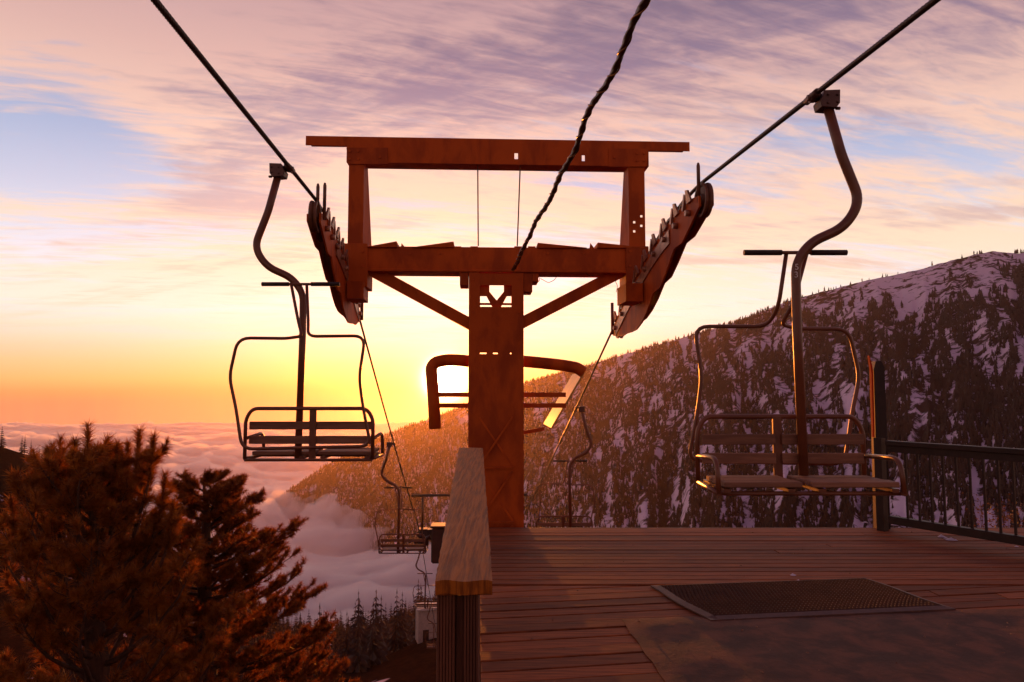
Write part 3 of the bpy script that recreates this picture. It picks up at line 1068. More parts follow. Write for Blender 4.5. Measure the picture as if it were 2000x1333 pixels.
# rubber mat with diamond holes
ma, mb_, mc, md = [deck_at(*p) for p in ((1268, 1148), (1690, 1133), (1868, 1194), (1386, 1216))]
mat_o = empty('rubber_mat', ((ma + mc) / 2).to_tuple(), 0, 'dark perforated rubber mat lying on the deck boards', 'mat')
mo = (ma + mc) / 2
def mp2(s, t, z):
    p = (ma * (1 - s) + mb_ * s) * (1 - t) + (md * (1 - s) + mc * s) * t - mo
    wob = .012 * math.sin(7 * t + 1) * (1 - s) + .015 * math.sin(6 * t) * s
    return (p.x + wob, p.y, z)
bd = MB()
def edge_strip(s0, s1, t0, t1, n):
    for i in range(n):
        a, b = i / n, (i + 1) / n
        if s1 - s0 > t1 - t0:
            q = [(s0 + (s1 - s0) * a, t0), (s0 + (s1 - s0) * b, t0), (s0 + (s1 - s0) * b, t1), (s0 + (s1 - s0) * a, t1)]
        else:
            q = [(s0, t0 + (t1 - t0) * a), (s1, t0 + (t1 - t0) * a), (s1, t0 + (t1 - t0) * b), (s0, t0 + (t1 - t0) * b)]
        zt = [.030 if (.02 < s < .98 and .04 < t < .96) else .017 for s, t in q]
        vs = [mp2(s, t, z) for (s, t), z in zip(q, zt)] + [mp2(s, t, .006) for s, t in q]
        bd.add(vs, [(0, 3, 2, 1), (0, 1, 5, 4), (1, 2, 6, 5), (2, 3, 7, 6), (3, 0, 4, 7)])
edge_strip(0, .028, 0, 1, 14)
edge_strip(.972, 1, 0, 1, 14)
edge_strip(.028, .972, 0, .055, 30)
edge_strip(.028, .972, .945, 1, 30)
bd.build('border', M['rubber_edge'], mat_o)
base_m = MB()
base_m.add([mp2(.028, .055, .0135), mp2(.972, .055, .0135), mp2(.972, .945, .0135), mp2(.028, .945, .0135)], [(0, 3, 2, 1)])
base_m.build('backing', M['rubber'], mat_o)
lt = MB()
NS, NTt = 58, 17
for i in range(NS):
    for j in range(NTt):
        s0 = .03 + .94 * (i + (.5 if j % 2 else 0)) / NS
        t0 = .06 + .88 * (j + .5) / NTt
        if s0 > .965: continue
        ds, dt = .94 / NS * .5, .88 / NTt * .62
        # raised ring knuckle: a small ridge along two sides of each diamond
        for (a, b) in (((-ds, 0), (0, -dt)), ((0, -dt), (ds, 0))):
            p, q = (s0 + a[0], t0 + a[1]), (s0 + b[0], t0 + b[1])
            w_ = .0035
            vs = [mp2(p[0], p[1] - w_ * 3, .014), mp2(q[0], q[1] - w_ * 3, .014), mp2(q[0], q[1], .030), mp2(p[0], p[1], .030), mp2(q[0], q[1] + w_ * 3, .014), mp2(p[0], p[1] + w_ * 3, .014)]
            lt.add(vs, [(0, 3, 2, 1), (3, 5, 4, 2)])
lo = lt.build('lattice', M['rubber_edge'], mat_o)
lo['kind'] = 'stuff'

# ------------------------------------------------------------------ wooden handrail
nl, nr_, fl, fr = at(850, 1135, 2.2), at(962, 1135, 2.2), at(896, 875, 5.1), at(943, 875, 5.1)
hr = empty('wooden_handrail', ((nl + nr_) / 2 - Vector((0, 0, 1.07))).to_tuple(), 0, 'weathered wooden handrail on grooved posts running along the deck edge toward the sun', 'handrail')
ho = Vector(hr.location)
cap = MB()
NSG, NW = 90, 12
rr = random.Random(9)
el = [rr.uniform(-.002, .002) for _ in range(NSG + 1)]
er = [rr.uniform(-.002, .002) for _ in range(NSG + 1)]
# dents and worn ridges across the board: (position, depth)
vs = []
for i in range(NSG + 1):
    t = i / NSG
    L_, R_ = nl.lerp(fl, t), nr_.lerp(fr, t)
    for j in range(NW + 1):
        s = j / NW
        p = L_.lerp(R_, s) - ho
        ed = el[i] * (1 - s) + er[i] * s
        zz = float(vnoise(np.array([t * 24.0]), np.array([s * 3.0]), 3)[0]) * .002 + float(vnoise(np.array([t * 70.0]), np.array([s * 5.0]), 4)[0]) * .0014
        if j in (0, NW): zz -= .0025
        vs.append((p.x + ed, p.y + .01 * math.sin(s * 9) * (i == 0), p.z + zz))
top_n = len(vs)
fs = [(i * (NW + 1) + j, i * (NW + 1) + j + 1, (i + 1) * (NW + 1) + j + 1, (i + 1) * (NW + 1) + j) for i in range(NSG) for j in range(NW)]
cap.add(vs, fs, True)
lo_ = [(v[0], v[1], v[2] - .042) for v in vs]
ring = [j for j in range(NW + 1)] + [i * (NW + 1) + NW for i in range(1, NSG + 1)] + [NSG * (NW + 1) + j for j in range(NW - 1, -1, -1)] + [i * (NW + 1) for i in range(NSG - 1, 0, -1)]
cap.add([vs[q] for q in ring] + [lo_[q] for q in ring], [(q, len(ring) + q, len(ring) + (q + 1) % len(ring), (q + 1) % len(ring)) for q in range(len(ring))])
c4 = [lo_[0], lo_[NW], lo_[NSG * (NW + 1) + NW], lo_[NSG * (NW + 1)]]
cap.add(c4, [(0, 3, 2, 1)])
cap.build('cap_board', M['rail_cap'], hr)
def grooved_post(x0, x1, y0, y1, z0, z1, teeth):
    poly = []
    for i in range(teeth):
        a = x0 + (x1 - x0) * i / teeth
        b = x0 + (x1 - x0) * (i + 1) / teeth
        w_ = b - a
        poly += [(a, y0 + .005), (a + w_ * .22, y0), (b - w_ * .22, y0), (b - .0005, y0 + .005)]
    poly += [(x1, y1), (x0, y1)]
    return MB().prism_z(poly, z0, z1)
pz = (nl.z - .043)
pa, pb = at(853, 1160, 2.235), at(889, 1160, 2.235)
pc, pd = at(906, 1160, 2.235), at(935, 1160, 2.235)
gz = -.045
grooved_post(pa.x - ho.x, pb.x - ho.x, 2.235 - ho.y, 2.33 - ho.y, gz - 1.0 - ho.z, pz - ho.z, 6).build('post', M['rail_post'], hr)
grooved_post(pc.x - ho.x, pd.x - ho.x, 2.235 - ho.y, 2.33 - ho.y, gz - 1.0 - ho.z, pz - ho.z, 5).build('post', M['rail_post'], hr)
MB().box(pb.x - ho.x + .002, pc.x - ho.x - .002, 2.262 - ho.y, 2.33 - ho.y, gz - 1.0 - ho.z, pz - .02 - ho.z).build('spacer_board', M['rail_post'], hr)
fm = (fl + fr) / 2
MB().box(fm.x - .05 - ho.x, fm.x + .05 - ho.x, 4.9 - ho.y, 5.0 - ho.y, -1.0 - ho.z, fm.z - .055 - ho.z).build('post', M['rail_post'], hr)
sub = MB()
sub.obox(Vector(((nl.x + nr_.x) / 2, 2.34, pz - .05)) - ho, Vector((fm.x, 4.89, fm.z - .10)) - ho, .04, .09)
sub.build('under_rail', M['rail_post'], hr)

# ------------------------------------------------------------------ right railing
P0 = at(1724, 1030, 8.3)
gdir = Vector((.646, -1.0, 0)).normalized()
rl = empty('metal_railing', (P0.x, P0.y, 0), math.atan2(gdir.y, gdir.x), 'dark railing with thin upright balusters along the right deck edge', 'railing')
RLEN = 6.4
MB().box(.09, RLEN, -.055, .055, 1.02, 1.075).build('top_rail', M['black_metal'], rl, bevel=.006)
MB().box(.09, RLEN, -.02, .02, .94, 1.017).build('under_rail', M['black_metal'], rl)
MB().box(.09, RLEN, -.045, .045, .10, .19).build('bottom_rail', M['black_metal'], rl, bevel=.006)
for xx in (0.0, 2.05, 4.2, 6.35):
    MB().box(xx - .045, xx + .045, -.05, .05, -.3, 1.017 if xx > 0 else 1.10).build('post', M['black_metal'], rl)
bal = None
xx = .30
while xx < RLEN - .1:
    if min(abs(xx - q) for q in (2.05, 4.2, 6.35)) > .09:
        if bal is None:
            bal = MB().box(-.011, .011, -.011, .011, .188, .945).build('baluster', M['black_metal'], rl)
            bal.location.x = xx
        else:
            o = bal.copy()
            col.objects.link(o)
            o.location.x = xx
    xx += .135
# tall marker post beside the end of the railing
tp0 = at(1724, 1030, 8.42)
mk = empty('marker_post', (tp0.x, tp0.y, 0), 0, 'tall dark post with a red strip on its edge at the far railing end', 'post')
MB().prism([(-.075, -.3), (.085, -.3), (.085, 1.95), (.05, 2.03), (-.02, 2.03), (-.050, 1.92), (-.055, 1.2)], -.02, .08).build('post', M['black_metal'], mk)
MB().prism([(-.085, 1.10), (-.070, 1.10), (-.063, 1.5), (-.058, 1.9), (-.066, 1.97), (-.094, 2.09), (-.102, 2.10), (-.080, 1.9)], -.024, .02).build('red_strip', M['red_strip'], mk)

# scraps of snow left on the boards and at the railing foot
sn = MB()
rs = random.Random(4)
def lump(p, r):
    n = 7
    ringp = [(p.x + math.cos(6.28 * i / n) * r * rs.uniform(.6, 1.4), p.y + math.sin(6.28 * i / n) * r * rs.uniform(.5, 1.1), p.z) for i in range(n)]
    sn.add(ringp + [(p.x, p.y, p.z + r * .55)], [(i, (i + 1) % n, n) for i in range(n)], True)
for px, py, r in ((1752, 1026, .05), (1766, 1028, .04), (1778, 1030, .03), (1838, 1049, .05), (1848, 1052, .03), (1858, 1055, .05), (1866, 1056, .03), (1548, 1124, .03), (1560, 1134, .015), (1568, 1135, .012), (1985, 1068, .02), (1690, 1021, .03)):
    lump(deck_at(px, py, .004), r)
gr_ = MB()
for i in range(420):
    if i % 3:
        t1, t2 = rs.random(), rs.random()
        p = A + (B2 - A) * t1 + (C2 - A) * t2
        p.z = .014
    else:
        p = Vector((rs.uniform(.1, 6.5), rs.uniform(3.9, 8.3), .001))
    r = rs.uniform(.004, .013)
    an = rs.uniform(0, 3)
    gr_.add([(p.x + math.cos(an) * r * 1.6, p.y + math.sin(an) * r * 1.6, p.z), (p.x - math.sin(an) * r * .6, p.y + math.cos(an) * r * .6, p.z), (p.x - math.cos(an) * r * 1.3, p.y - math.sin(an) * r * 1.3, p.z), (p.x + math.sin(an) * r * .5, p.y - math.cos(an) * r * .5, p.z), (p.x, p.y, p.z + r * .8)], [(0, 1, 4), (1, 2, 4), (2, 3, 4), (3, 0, 4)])
tag(gr_.build('grit', M['chair_wood']), 'wood chips and grit scattered on the deck', kind='stuff')
so_ = sn.build('snow_scraps', M['snow'])
tag(so_, 'small scraps of snow left on the deck boards', 'snow', kind='stuff')

# ------------------------------------------------------------------ haul ropes
VP = ray(892, 732)
dxy = Vector((VP.x / VP.y, 1.0))
gripL = at(566, 328, 5.9)
gripR = at(1586, 189, 4.4)
cL = gripL.x - dxy.x * gripL.y
cR = gripR.x - dxy.x * gripR.y
mA = VP.z / VP.y
YAL, YBL = at(612, 375, 6.9).y, 9.9
YAR, YBR = 6.3, 9.9
SL = -0.40
def rope_z(side, Y):
    g, YA, YB = (gripL, YAL, YBL) if side < 0 else (gripR, YAR, YBR)
    zA = g.z + mA * (YA - g.y)
    zB = at(697, 594, YB).z if side < 0 else at(1203, 622, YB).z
    Y2, Y3 = 26.6, 29.4
    def herm(Y, y0, y1, z0, z1, m0, m1):
        h = y1 - y0
        t = (Y - y0) / h
        return (2 * t ** 3 - 3 * t * t + 1) * z0 + (t ** 3 - 2 * t * t + t) * h * m0 + (-2 * t ** 3 + 3 * t * t) * z1 + (t ** 3 - t * t) * h * m1
    if Y <= YA: return zA + mA * (Y - YA)
    if Y <= YB: return herm(Y, YA, YB, zA, zB, mA, SL - .02)
    z2 = zB + SL * (Y2 - YB) + .02 * (Y2 - YB)
    if Y <= Y2:
        t = (Y - YB) / (Y2 - YB)
        return zB + (z2 - zB) * t - .35 * t * (1 - t)
    z3 = z2 - .44 * (Y3 - Y2)
    if Y <= Y3: return z2 + (z3 - z2) * (Y - Y2) / (Y3 - Y2)
    return z3 - .50 * (Y - Y3)
def rope_p(side, Y):
    return Vector(((cL if side < 0 else cR) + dxy.x * Y, Y, rope_z(side, Y)))

def twisted(mb, pts, r, lobes, pitch, n, lump_=.16):
    """rope of twisted strands along a polyline"""
    m = len(pts)
    vs = []
    dist = 0.0
    s = None
    for i, p in enumerate(pts):
        a, b = pts[max(0, i - 1)], pts[min(m - 1, i + 1)]
        t = (b - a).normalized()
        if s is None:
            s = t.cross(Vector((0, 0, 1))).normalized()
        s = (s - t * s.dot(t)).normalized()
        kx = t.cross(s)
        if i: dist += (p - pts[i - 1]).length
        tw = dist / pitch * 2 * math.pi
        for j in range(n):
            an = 2 * math.pi * j / n
            q = r * (1 - lump_ + lump_ * abs(math.cos(lobes * .5 * (an))) * 1.6)
            vs.append(p + (s * math.cos(an + tw) + kx * math.sin(an + tw)) * q)
    fs = [(i * n + j, i * n + (j + 1) % n, (i + 1) * n + (j + 1) % n, (i + 1) * n + j) for i in range(m - 1) for j in range(n)]
    mb.add(vs, fs, True)

for side, lab in ((-1, 'thick twisted steel haul rope on the left side, carrying the chair before the cloud sea'), (1, 'thick twisted steel haul rope on the right side, carrying the chair numbered 53')):
    mb = MB()
    pts = [rope_p(side, -2.5 + .016 * i) for i in range(int(9.6 / .016))]
    twisted(mb, pts, .0175, 6, .16, 18)
    y0 = pts[-1].y
    mb.tube([rope_p(side, y0 + .15 * i) for i in range(int((60 - y0) / .15))], .0165, 8)
    o = mb.build('haul_rope', M['rope'])
    tag(o, lab, 'cable', 'haul ropes of the chairlift')

# ------------------------------------------------------------------ chairs
GR = at(1588, 187, 4.4)
def C(px, py, dyy=0.0):
    p = at(px, py, 4.4 + dyy) - GR
    return Vector((p.x, dyy, p.z))
BASE = Vector((-.15, 0, -2.58))          # thing origin below the seat; grip is at -BASE
def c(px, py, dyy=0.0):
    return C(px, py, dyy) - BASE
def make_chair(label, group, digits):
    t = empty('lift_chair', (0, 0, 0), 0, label, 'chairlift chair', group)
    mb = MB()
    stem = rnd([c(1618, 205), c(1645, 300), c(1682, 392), c(1652, 442), c(1585, 472), c(1556, 512), c(1558, 620), c(1573, 946)], [0, .05, .16, .2, .2, .10, .1, 0], 7)
    nst = len(stem)
    mb.tube(stem, [.032 if q.z > c(0, 500).z else .030 for q in stem], 12)
    mb.build('hanger_arm', M['chair'], t)
    g = MB()
    a, b = c(1605, 181), c(1637, 214)
    g.prism([(a.x, a.z), (b.x, a.z + .004), (b.x - .004, b.z + .03), (b.x - .03, b.z - .004), (a.x - .02, b.z + .004), (a.x - .03, b.z + .05), (a.x - .01, a.z - .035)], -.055, .055)
    g.tube([c(1578, 190), c(1606, 190)], [.022, .026], 8)
    g.tube([c(1592, 190) + Vector((-.03, 0, .0)), c(1592, 190) + Vector((.0, 0, 0))], .034, 8)
    g.tube([c(1588, 187) + Vector((0, -.085, -.005)), c(1588, 187) + Vector((0, .085, .0))], [.026, .026], 10)
    g.tube([c(1637, 210) + Vector((-.01, 0, 0)), c(1643, 210)], .012, 6)
    for q in range(6):
        g.disc(c(1597, 190) + Vector((.012 * q - .02, 0, 0)), (1, 0, 0), .030, .007, 10)
    for q in ((1612, 190), (1630, 190), (1612, 206), (1630, 204)):
        g.tube([c(*q) + Vector((0, -.066, 0)), c(*q) + Vector((0, .066, 0))], .009, 6)
    g.build('grip', M['grip'], t, bevel=.003)
    # footrest bar with grips, pivoting frame
    f = MB()
    zb = c(1560, 490).z
    f.tube([Vector((c(1458, 489).x, .03, zb)), Vector((c(1660, 491).x, .03, zb))], .012, 8)
    f.build('cross_bar', M['chair'], t)
    for a, b in ((1458, 1532), (1590, 1660)):
        MB().tube([Vector((c(a, 489).x, .03, zb)), Vector((c(b, 489).x, .03, zb))], .0185, 10).build('bar_sleeve', M['black_metal'], t)
    bl = MB()
    D = .25
    pts = [c(1538, 492, .04), c(1522, 600, .10), c(1500, 636, .22), c(1358, 636, D), c(1373, 735, D), c(1364, 806, D), c(1346, 898, D), c(1652, 905, D), c(1666, 806, D), c(1681, 733, D), c(1660, 641, D), c(1556, 640, .2), c(1528, 632, .15), c(1552, 590, .08), c(1578, 492, .04)]
    bl.tube(rnd(pts, [0, .1, .12, .10, .08, .08, .09, .09, .08, .08, .10, .04, .04, .06, 0], 5), .0135, 8)
    bl.build('safety_bail', M['chair'], t)
    # frame
    fr_ = MB()
    yb = .06
    tl, tr = c(1376, 812, yb), c(1686, 812, yb)
    lx, rx_ = c(1366, 885, yb).x, c(1692, 890, yb).x
    zt, zs = tl.z, c(1372, 946, yb).z + .02
    fr_.tube(rnd([Vector((lx, yb + .02, zs)), Vector((lx, yb + .02, zt - .09)), Vector((lx + .055, yb + .02, zt)), Vector((rx_ - .055, yb + .02, zt)), Vector((rx_, yb + .02, zt - .09)), Vector((rx_, yb + .02, zs))], .05, 5), .016, 8)
    for x in (lx, rx_):
        fr_.tube(rnd([Vector((x, yb + .02, zs)), Vector((x, yb - .44, zs - .01))], .05, 4), .014, 8)
    fr_.tube([Vector((lx, yb + .02, zs - .012)), Vector((rx_, yb + .02, zs - .012))], .013, 8)
    fr_.tube([Vector((lx, yb - .40, zs - .012)), Vector((rx_, yb - .40, zs - .012))], .013, 8)
    xm = c(1521, 880, yb).x
    fr_.build('seat_frame', M['chair'], t)
    md_ = MB()
    md_.box(xm - .028, xm + .028, yb - .006, yb + .012, zs, zt)
    md_.build('back_strut', M['chair'], t)
    for x in (lx, rx_):
        ar = MB()
        za = c(1366, 886, yb).z
        ar.tube(rnd([Vector((x, yb + .02, za - .01)), Vector((x, yb - .40, za + .015)), Vector((x, yb - .43, zs - .01))], [0, .09, 0], 6), .015, 8)
        ar.build('armrest', M['chair'], t)
    # slats: two rows behind each rider, three boards under each
    sx = c(1568, 900).x
    for (xa, xb) in ((lx + .02, xm - .02), (xm + .02, rx_ - .02)):
        for zc in (c(1400, 856, yb).z, c(1400, 893, yb).z):
            MB().box(xa, xb, yb - .030, yb - .008, zc - .034, zc + .034).build('back_slat', M['chair_wood'], t, bevel=.004)
        for q in range(3):
            y1 = yb - .06 - q * .130
            zz = zs + .020 + (.006 if q == 2 else 0)
            MB().box(xa + .01, xb - .01, y1 - .122, y1, zz, zz + .032).build('seat_slat', M['chair_wood'], t, bevel=.005)
    for x in (lx + .05, xm - .09, xm + .09, rx_ - .05):
        MB().box(x - .02, x + .02, yb - .43, yb + .01, zs - .004, zs + .018).build('seat_bracket', M['chair'], t)
    if digits:
        for ch, py in digits:
            cu_ = bpy.data.curves.new('digit', 'FONT')
            cu_.body = ch
            cu_.size = .056
            cu_.align_x = 'CENTER'
            cu_.align_y = 'CENTER'
            cu_.extrude = .001
            tmp = bpy.data.objects.new('digit', cu_)
            col.objects.link(tmp)
            bpy.context.view_layer.update()
            me = bpy.data.meshes.new_from_object(tmp.evaluated_get(bpy.context.evaluated_depsgraph_get()))
            bpy.data.objects.remove(tmp)
            me.materials.clear()
            me.materials.append(M['digit'])
            o = bpy.data.objects.new('digit', me)
            col.objects.link(o)
            o.parent = t
            zq = c(0, py).z
            o.location = Vector((float(np.interp(-zq, [-q.z for q in stem], [q.x for q in stem])) - .011, -.0335, zq))
            o.rotation_euler = (R(90), 0, 0)
    return t
GRP = 'double chairs hanging from the haul ropes'
ch53 = make_chair('brown double chair numbered 53 hanging close by on the right rope', GRP, (('5', 522), ('3', 537)))
def hang(o, p, rz, tilt=0.0):
    m = Matrix.Translation(p) @ Matrix.Rotation(rz, 4, 'Z') @ Matrix.Translation(BASE)
    o.location = m.translation
    o.rotation_euler = (0, 0, rz)
hang(ch53, gripR + Vector((0, 0, 0)), 0.0)
def chair_copy(Y, side, rz, label):
    o = copy_tree(ch53)
    for ch in list(o.children):
        if ch.name.startswith('digit'):
            bpy.data.objects.remove(ch)
    o['label'] = label
    hang(o, rope_p(side, Y), rz)
    return o
chair_copy(5.9, -1, math.pi, 'empty brown double chair hanging on the left rope before the cloud sea')
chair_copy(16.3, -1, math.pi, 'small double chair below the left rope over the cloud sea, beside the handrail')
chair_copy(31.0, -1, math.pi, 'tiny double chair lower down the left rope, half hidden by the handrail')
chair_copy(44.0, -1, math.pi, 'tiniest double chair at the bottom, beside the foot of the handrail post')
chair_copy(13.4, 1, 0.0, 'dim double chair below the right rope just beyond the deck edge')

# ------------------------------------------------------------------ lift tower
TY0 = 8.95
tc_ = at(967, 520, TY0)
TW = Vector((tc_.x, TY0, float(ground_z(tc_.x, TY0))))
TA = .045
ex = Vector((math.cos(TA), math.sin(TA), 0))
ey = Vector((-math.sin(TA), math.cos(TA), 0))
def TL(px, py, dyy=-.19):
    """tower-local (x, z) of a pixel on the tower plane offset by dyy"""
    d = ray(px, py)
    o = Vector((0, 0, CAMZ)) - TW - ey * dyy
    s = -(o.dot(ey)) / d.dot(ey)
    h = Vector((0, 0, CAMZ)) + d * s - TW
    return (h.dot(ex), h.z)
def tx(px, py=600): return TL(px, py)[0]
def tz(py, px=967): return TL(px, py)[1]
tower = empty('lift_tower', TW.to_tuple(), TA, 'big rust orange chairlift tower standing before the sun just beyond the deck', 'lift tower', 'chairlift towers')
T_ = M['tower']
# legs
x1, x2, x3, x4 = tx(915, 700), tx(936, 700), tx(1001, 700), tx(1023, 700)
for a, b in ((x1, x2), (x3, x4)):
    MB().box(a, b, -.19, .19, 0, tz(532)).build('leg', T_, tower, bevel=.008)
zt0, zt1 = tz(806), tz(532)
h = []
zh = (tz(600), tz(558))
h.append((tx(937), tx(1000), *zh))
for a, b in ((937, 950), (963, 972), (996, 999)):
    h.append((tx(a, 690), tx(b, 690), tz(692), tz(689.5)))
MB().plate(x1 + .004, x4 - .004, .01, zt1 - .02, -.205, -.192, [(max(q[0], x2 + .01), min(q[1], x3 - .01), q[2], q[3]) for q in h]).build('front_plate', T_, tower)
vb = MB()
for s in (1, -1):
    poly = [(970 - s * 33, 556), (970 - s * 14, 556), (970 - s * 14, 570), (970, 587), (970, 601), (970 - s * 8, 601), (970 - s * 20, 579), (970 - s * 33, 579)]
    vb.prism([TL(*q, dyy=-.15) for q in poly], -.150, -.135)
a, b = TL(937, 595.5), TL(1000, 591.5)
vb.box(a[0], b[0], -.152, -.14, a[1], b[1])
vb.build('gusset_plate', T_, tower)
# cross braces and rungs between the legs
zz = tz(815)
i = 0
while zz > .6:
    z2 = zz - .62
    for s in ((x2, x3), (x3, x2)):
        MB().obox((s[0], -.225 + .025 * (s[0] == x2), zz), (s[1], -.225 + .025 * (s[0] == x2), z2), .024, .024).build('lattice_brace', T_, tower)
    MB().box(x2 - .01, x3 + .01, -.26, -.238, z2 - .024, z2).build('rung', T_, tower)
    zz = z2 - .06
# crossarm
za, zb_ = tz(530), tz(483)
xa, xb = tx(668, 505), tx(1266, 505)
MB().box(xa, xb, -.18, .18, za, zb_).box(xa, xb, -.20, .20, za - .012, za + .02).build('crossarm', T_, tower, bevel=.006)
for a, b, zl_ in ((665, 718, 563), (1222, 1267, 572)):
    MB().box(tx(a, 530), tx(b, 530), -.215, .215, tz(zl_), tz(479)).build('end_box', T_, tower, bevel=.008)
for a, b, z0, z1 in ((898, 914.5, 557, 531), (1023.5, 1040, 569, 531), (1040.5, 1052, 549, 531)):
    MB().box(tx(a, 545), tx(b, 545), -.17, .17, tz(z0), tz(z1) - .014).build('corbel', T_, tower)
for p, q in (((738, 533), (916, 630)), ((1203, 535), (1022, 628))):
    A_, B_ = TL(*p), TL(*q)
    d = Vector((B_[0] - A_[0], 0, B_[1] - A_[1])).normalized()
    A3, B3 = Vector((A_[0], 0, A_[1])) - d * .12, Vector((B_[0], 0, B_[1])) + d * .05
    MB().obox(A3, B3, .14, .145).build('brace', T_, tower)
# sloping walkway plates on top of the crossarm
for pts in (((712, 484), (775, 472.5), (776, 476), (776, 484)), ((806, 484), (886, 473), (887, 477), (887, 484)), ((1264, 485), (1167, 475), (1166, 479), (1166, 485)), ((1146, 485), (1050, 475.5), (1049, 479), (1049, 485))):
    MB().prism([TL(*q) for q in pts], -.22, .25).build('walkway_plate', T_, tower)
st = MB()
for px in (783, 1157):
    a = TL(px, 471 if px < 900 else 472)
    st.prism([TL(px - 3, 484), TL(px + 9, 484), TL(px + 4, 477), TL(px - 1, 471)], -.06, -.05)
for px in (893, 926, 1013, 1040):
    q = TL(px, 478)
    st.box(q[0] - .05, q[0] + .05, -.08, .08, zb_ - .005, q[1])
st.build('clamp_plate', T_, tower)
# lifting frame
p0, p1 = TL(596, 269), TL(1348, 269)
ztop, zmid, zlow = tz(270), tz(288), tz(318)
tb_ = MB()
tb_.box(p0[0], p1[0], -.16, .16, ztop - .03, ztop).box(p0[0], p1[0], -.16, -.145, zmid, ztop - .03)
wxa, wxb = tx(676, 300), tx(1268, 300)
sl = [(tx(1005, 302), tx(1012, 302), tz(309), tz(297)), (tx(1137, 305), tx(1143, 305), tz(311), tz(299))]
tb_.plate(wxa, wxb, zlow, zmid, -.16, -.145, sl)
tb_.box(wxa, wxb, -.16, .10, zlow - .012, zlow)
tb_.build('top_beam', T_, tower)
for pts in (((676, 288), (757, 288), (757, 320), (679, 320)), ((1268, 290), (1190, 290), (1190, 325), (1263, 325))):
    MB().prism([TL(*q) for q in pts], -.175, -.162).build('gusset_plate', T_, tower)
for (a, b, c_, d), hs in (((680, 707, 678, 711), []), ((1232, 1260, 1226, 1262), [(1240, 430), (1240, 448), (1254, 418), (1254, 437)])):
    z0, z1 = zb_ - .01, zlow - .014
    a0, b0, c0, d0 = tx(a, 322), tx(b, 322), tx(c_, 480), tx(d, 480)
    m_ = MB()
    m_.plate(min(a0, c0) * .5 + max(a0, c0) * .5, (b0 + d0) / 2, z0, z1, -.155, -.14, [(tx(q[0], q[1]) - .016, tx(q[0], q[1]) + .016, tz(q[1]) - .016, tz(q[1]) + .016) for q in hs])
    # side flange, wider at the foot
    inner = 1 if a < 900 else -1
    xe = (b0 + d0) / 2 if inner > 0 else min(a0, c0) * .5 + max(a0, c0) * .5
    m_.add([(xe, -.155, z0), (xe + inner * .06, .20, z0), (xe + inner * .008, .10, z1), (xe, -.155, z1), (xe - inner * .015, -.14, z0), (xe + inner * .045, .215, z0), (xe - inner * .007, .115, z1), (xe - inner * .015, -.14, z1)],
           [(0, 1, 2, 3), (7, 6, 5, 4), (0, 4, 5, 1), (2, 6, 7, 3), (1, 5, 6, 2), (0, 3, 7, 4)])
    m_.build('frame_post', T_, tower)
for pa_, pb_ in (((933, 314), (934, 478)), ((1017, 314), (1011, 478))):
    A_, B_ = TL(*pa_), TL(*pb_)
    MB().tube([(A_[0], -.1, A_[1]), (B_[0], -.1, B_[1])], .010, 6).build('tie_rod', M['wheel'], tower)
bo = None
for px, py in ((683, 296), (700, 296), (683, 311), (700, 311), (742, 308), (1200, 308), (1244, 300), (1258, 300), (1244, 314), (1258, 314), (675, 492), (675, 520), (708, 492), (708, 520), (692, 552), (1231, 492), (1231, 520), (1258, 492), (1258, 520), (1245, 560), (924, 545), (924, 610), (924, 660), (1014, 545), (1014, 610), (1014, 660), (924, 740), (1014, 740), (800, 496), (860, 496), (1070, 496), (1140, 496)):
    yy = -.218 if 480 < py < 570 and not 710 < px < 1220 else (-.206 if py > 530 else (-.182 if py > 330 else -.177))
    q = TL(px, py, yy)
    if bo is None:
        bo = MB().tube([(0, -.012, 0), (0, .006, 0)], .017, 6, smooth=False).build('bolt', T_, tower)
        bb = bo
    else:
        bb = bo.copy()
        col.objects.link(bb)
    bb.location = (q[0], yy, q[1])
# loose wires under the crossarm
wr = MB()
for pts in (((1050, 535), (1056, 546), (1048, 553), (1040, 548)), ((1056, 543), (1072, 552), (1084, 546), (1091, 535)), ((1146, 534), (1152, 538), (1160, 537)), ((1206, 538), (1203, 549), (1208, 557), (1205, 570))):
    wr.tube(rnd([Vector((TL(*q)[0], -.14, TL(*q)[1])) for q in pts], .03, 3), .004, 5)
wr.build('loose_wire', M['cable'], tower)
# guard rails round the tower below the head
def guard(side):
    g = MB()
    if side > 0:
        top_ = [(1022, 706), (1065, 710), (1100, 714), (1128, 719), (1140, 728)]
        ex_ = 1105
    else:
        top_ = [(916, 706), (900, 704), (872, 703), (850, 708), (842, 718), (846, 770), (850, 838)]
        ex_ = 848
    pts = [Vector((TL(*q, dyy=.35)[0], .35, TL(*q, dyy=.35)[1])) for q in top_]
    g.tube(rnd(pts, .12, 4), [.080] * len(rnd(pts, .12, 4)), 8)
    g.build('guard_hoop', T_, tower)
    for y0, y1 in ((767, 776), (788, 797)):
        a, b = TL(1022 if side > 0 else 916, y0, .33), TL(ex_ if side > 0 else ex_, y1, .33)
        MB().box(min(a[0], b[0]), max(a[0], b[0]), .31, .35, min(a[1], b[1]), max(a[1], b[1])).build('guard_bar', T_, tower)
    if side > 0:
        MB().prism([TL(*q, dyy=.33) for q in ((1139, 728), (1142, 730), (1079, 838), (1076, 836))], .33, 1.45).build('guard_panel', M['sunlit_panel'], tower)
        a, b = TL(1022, 846, .33), TL(1064, 838, .33)
        MB().obox((a[0], .36, a[1]), (b[0], .36, b[1]), .03, .05).build('guard_bar', T_, tower)
guard(1)
guard(-1)
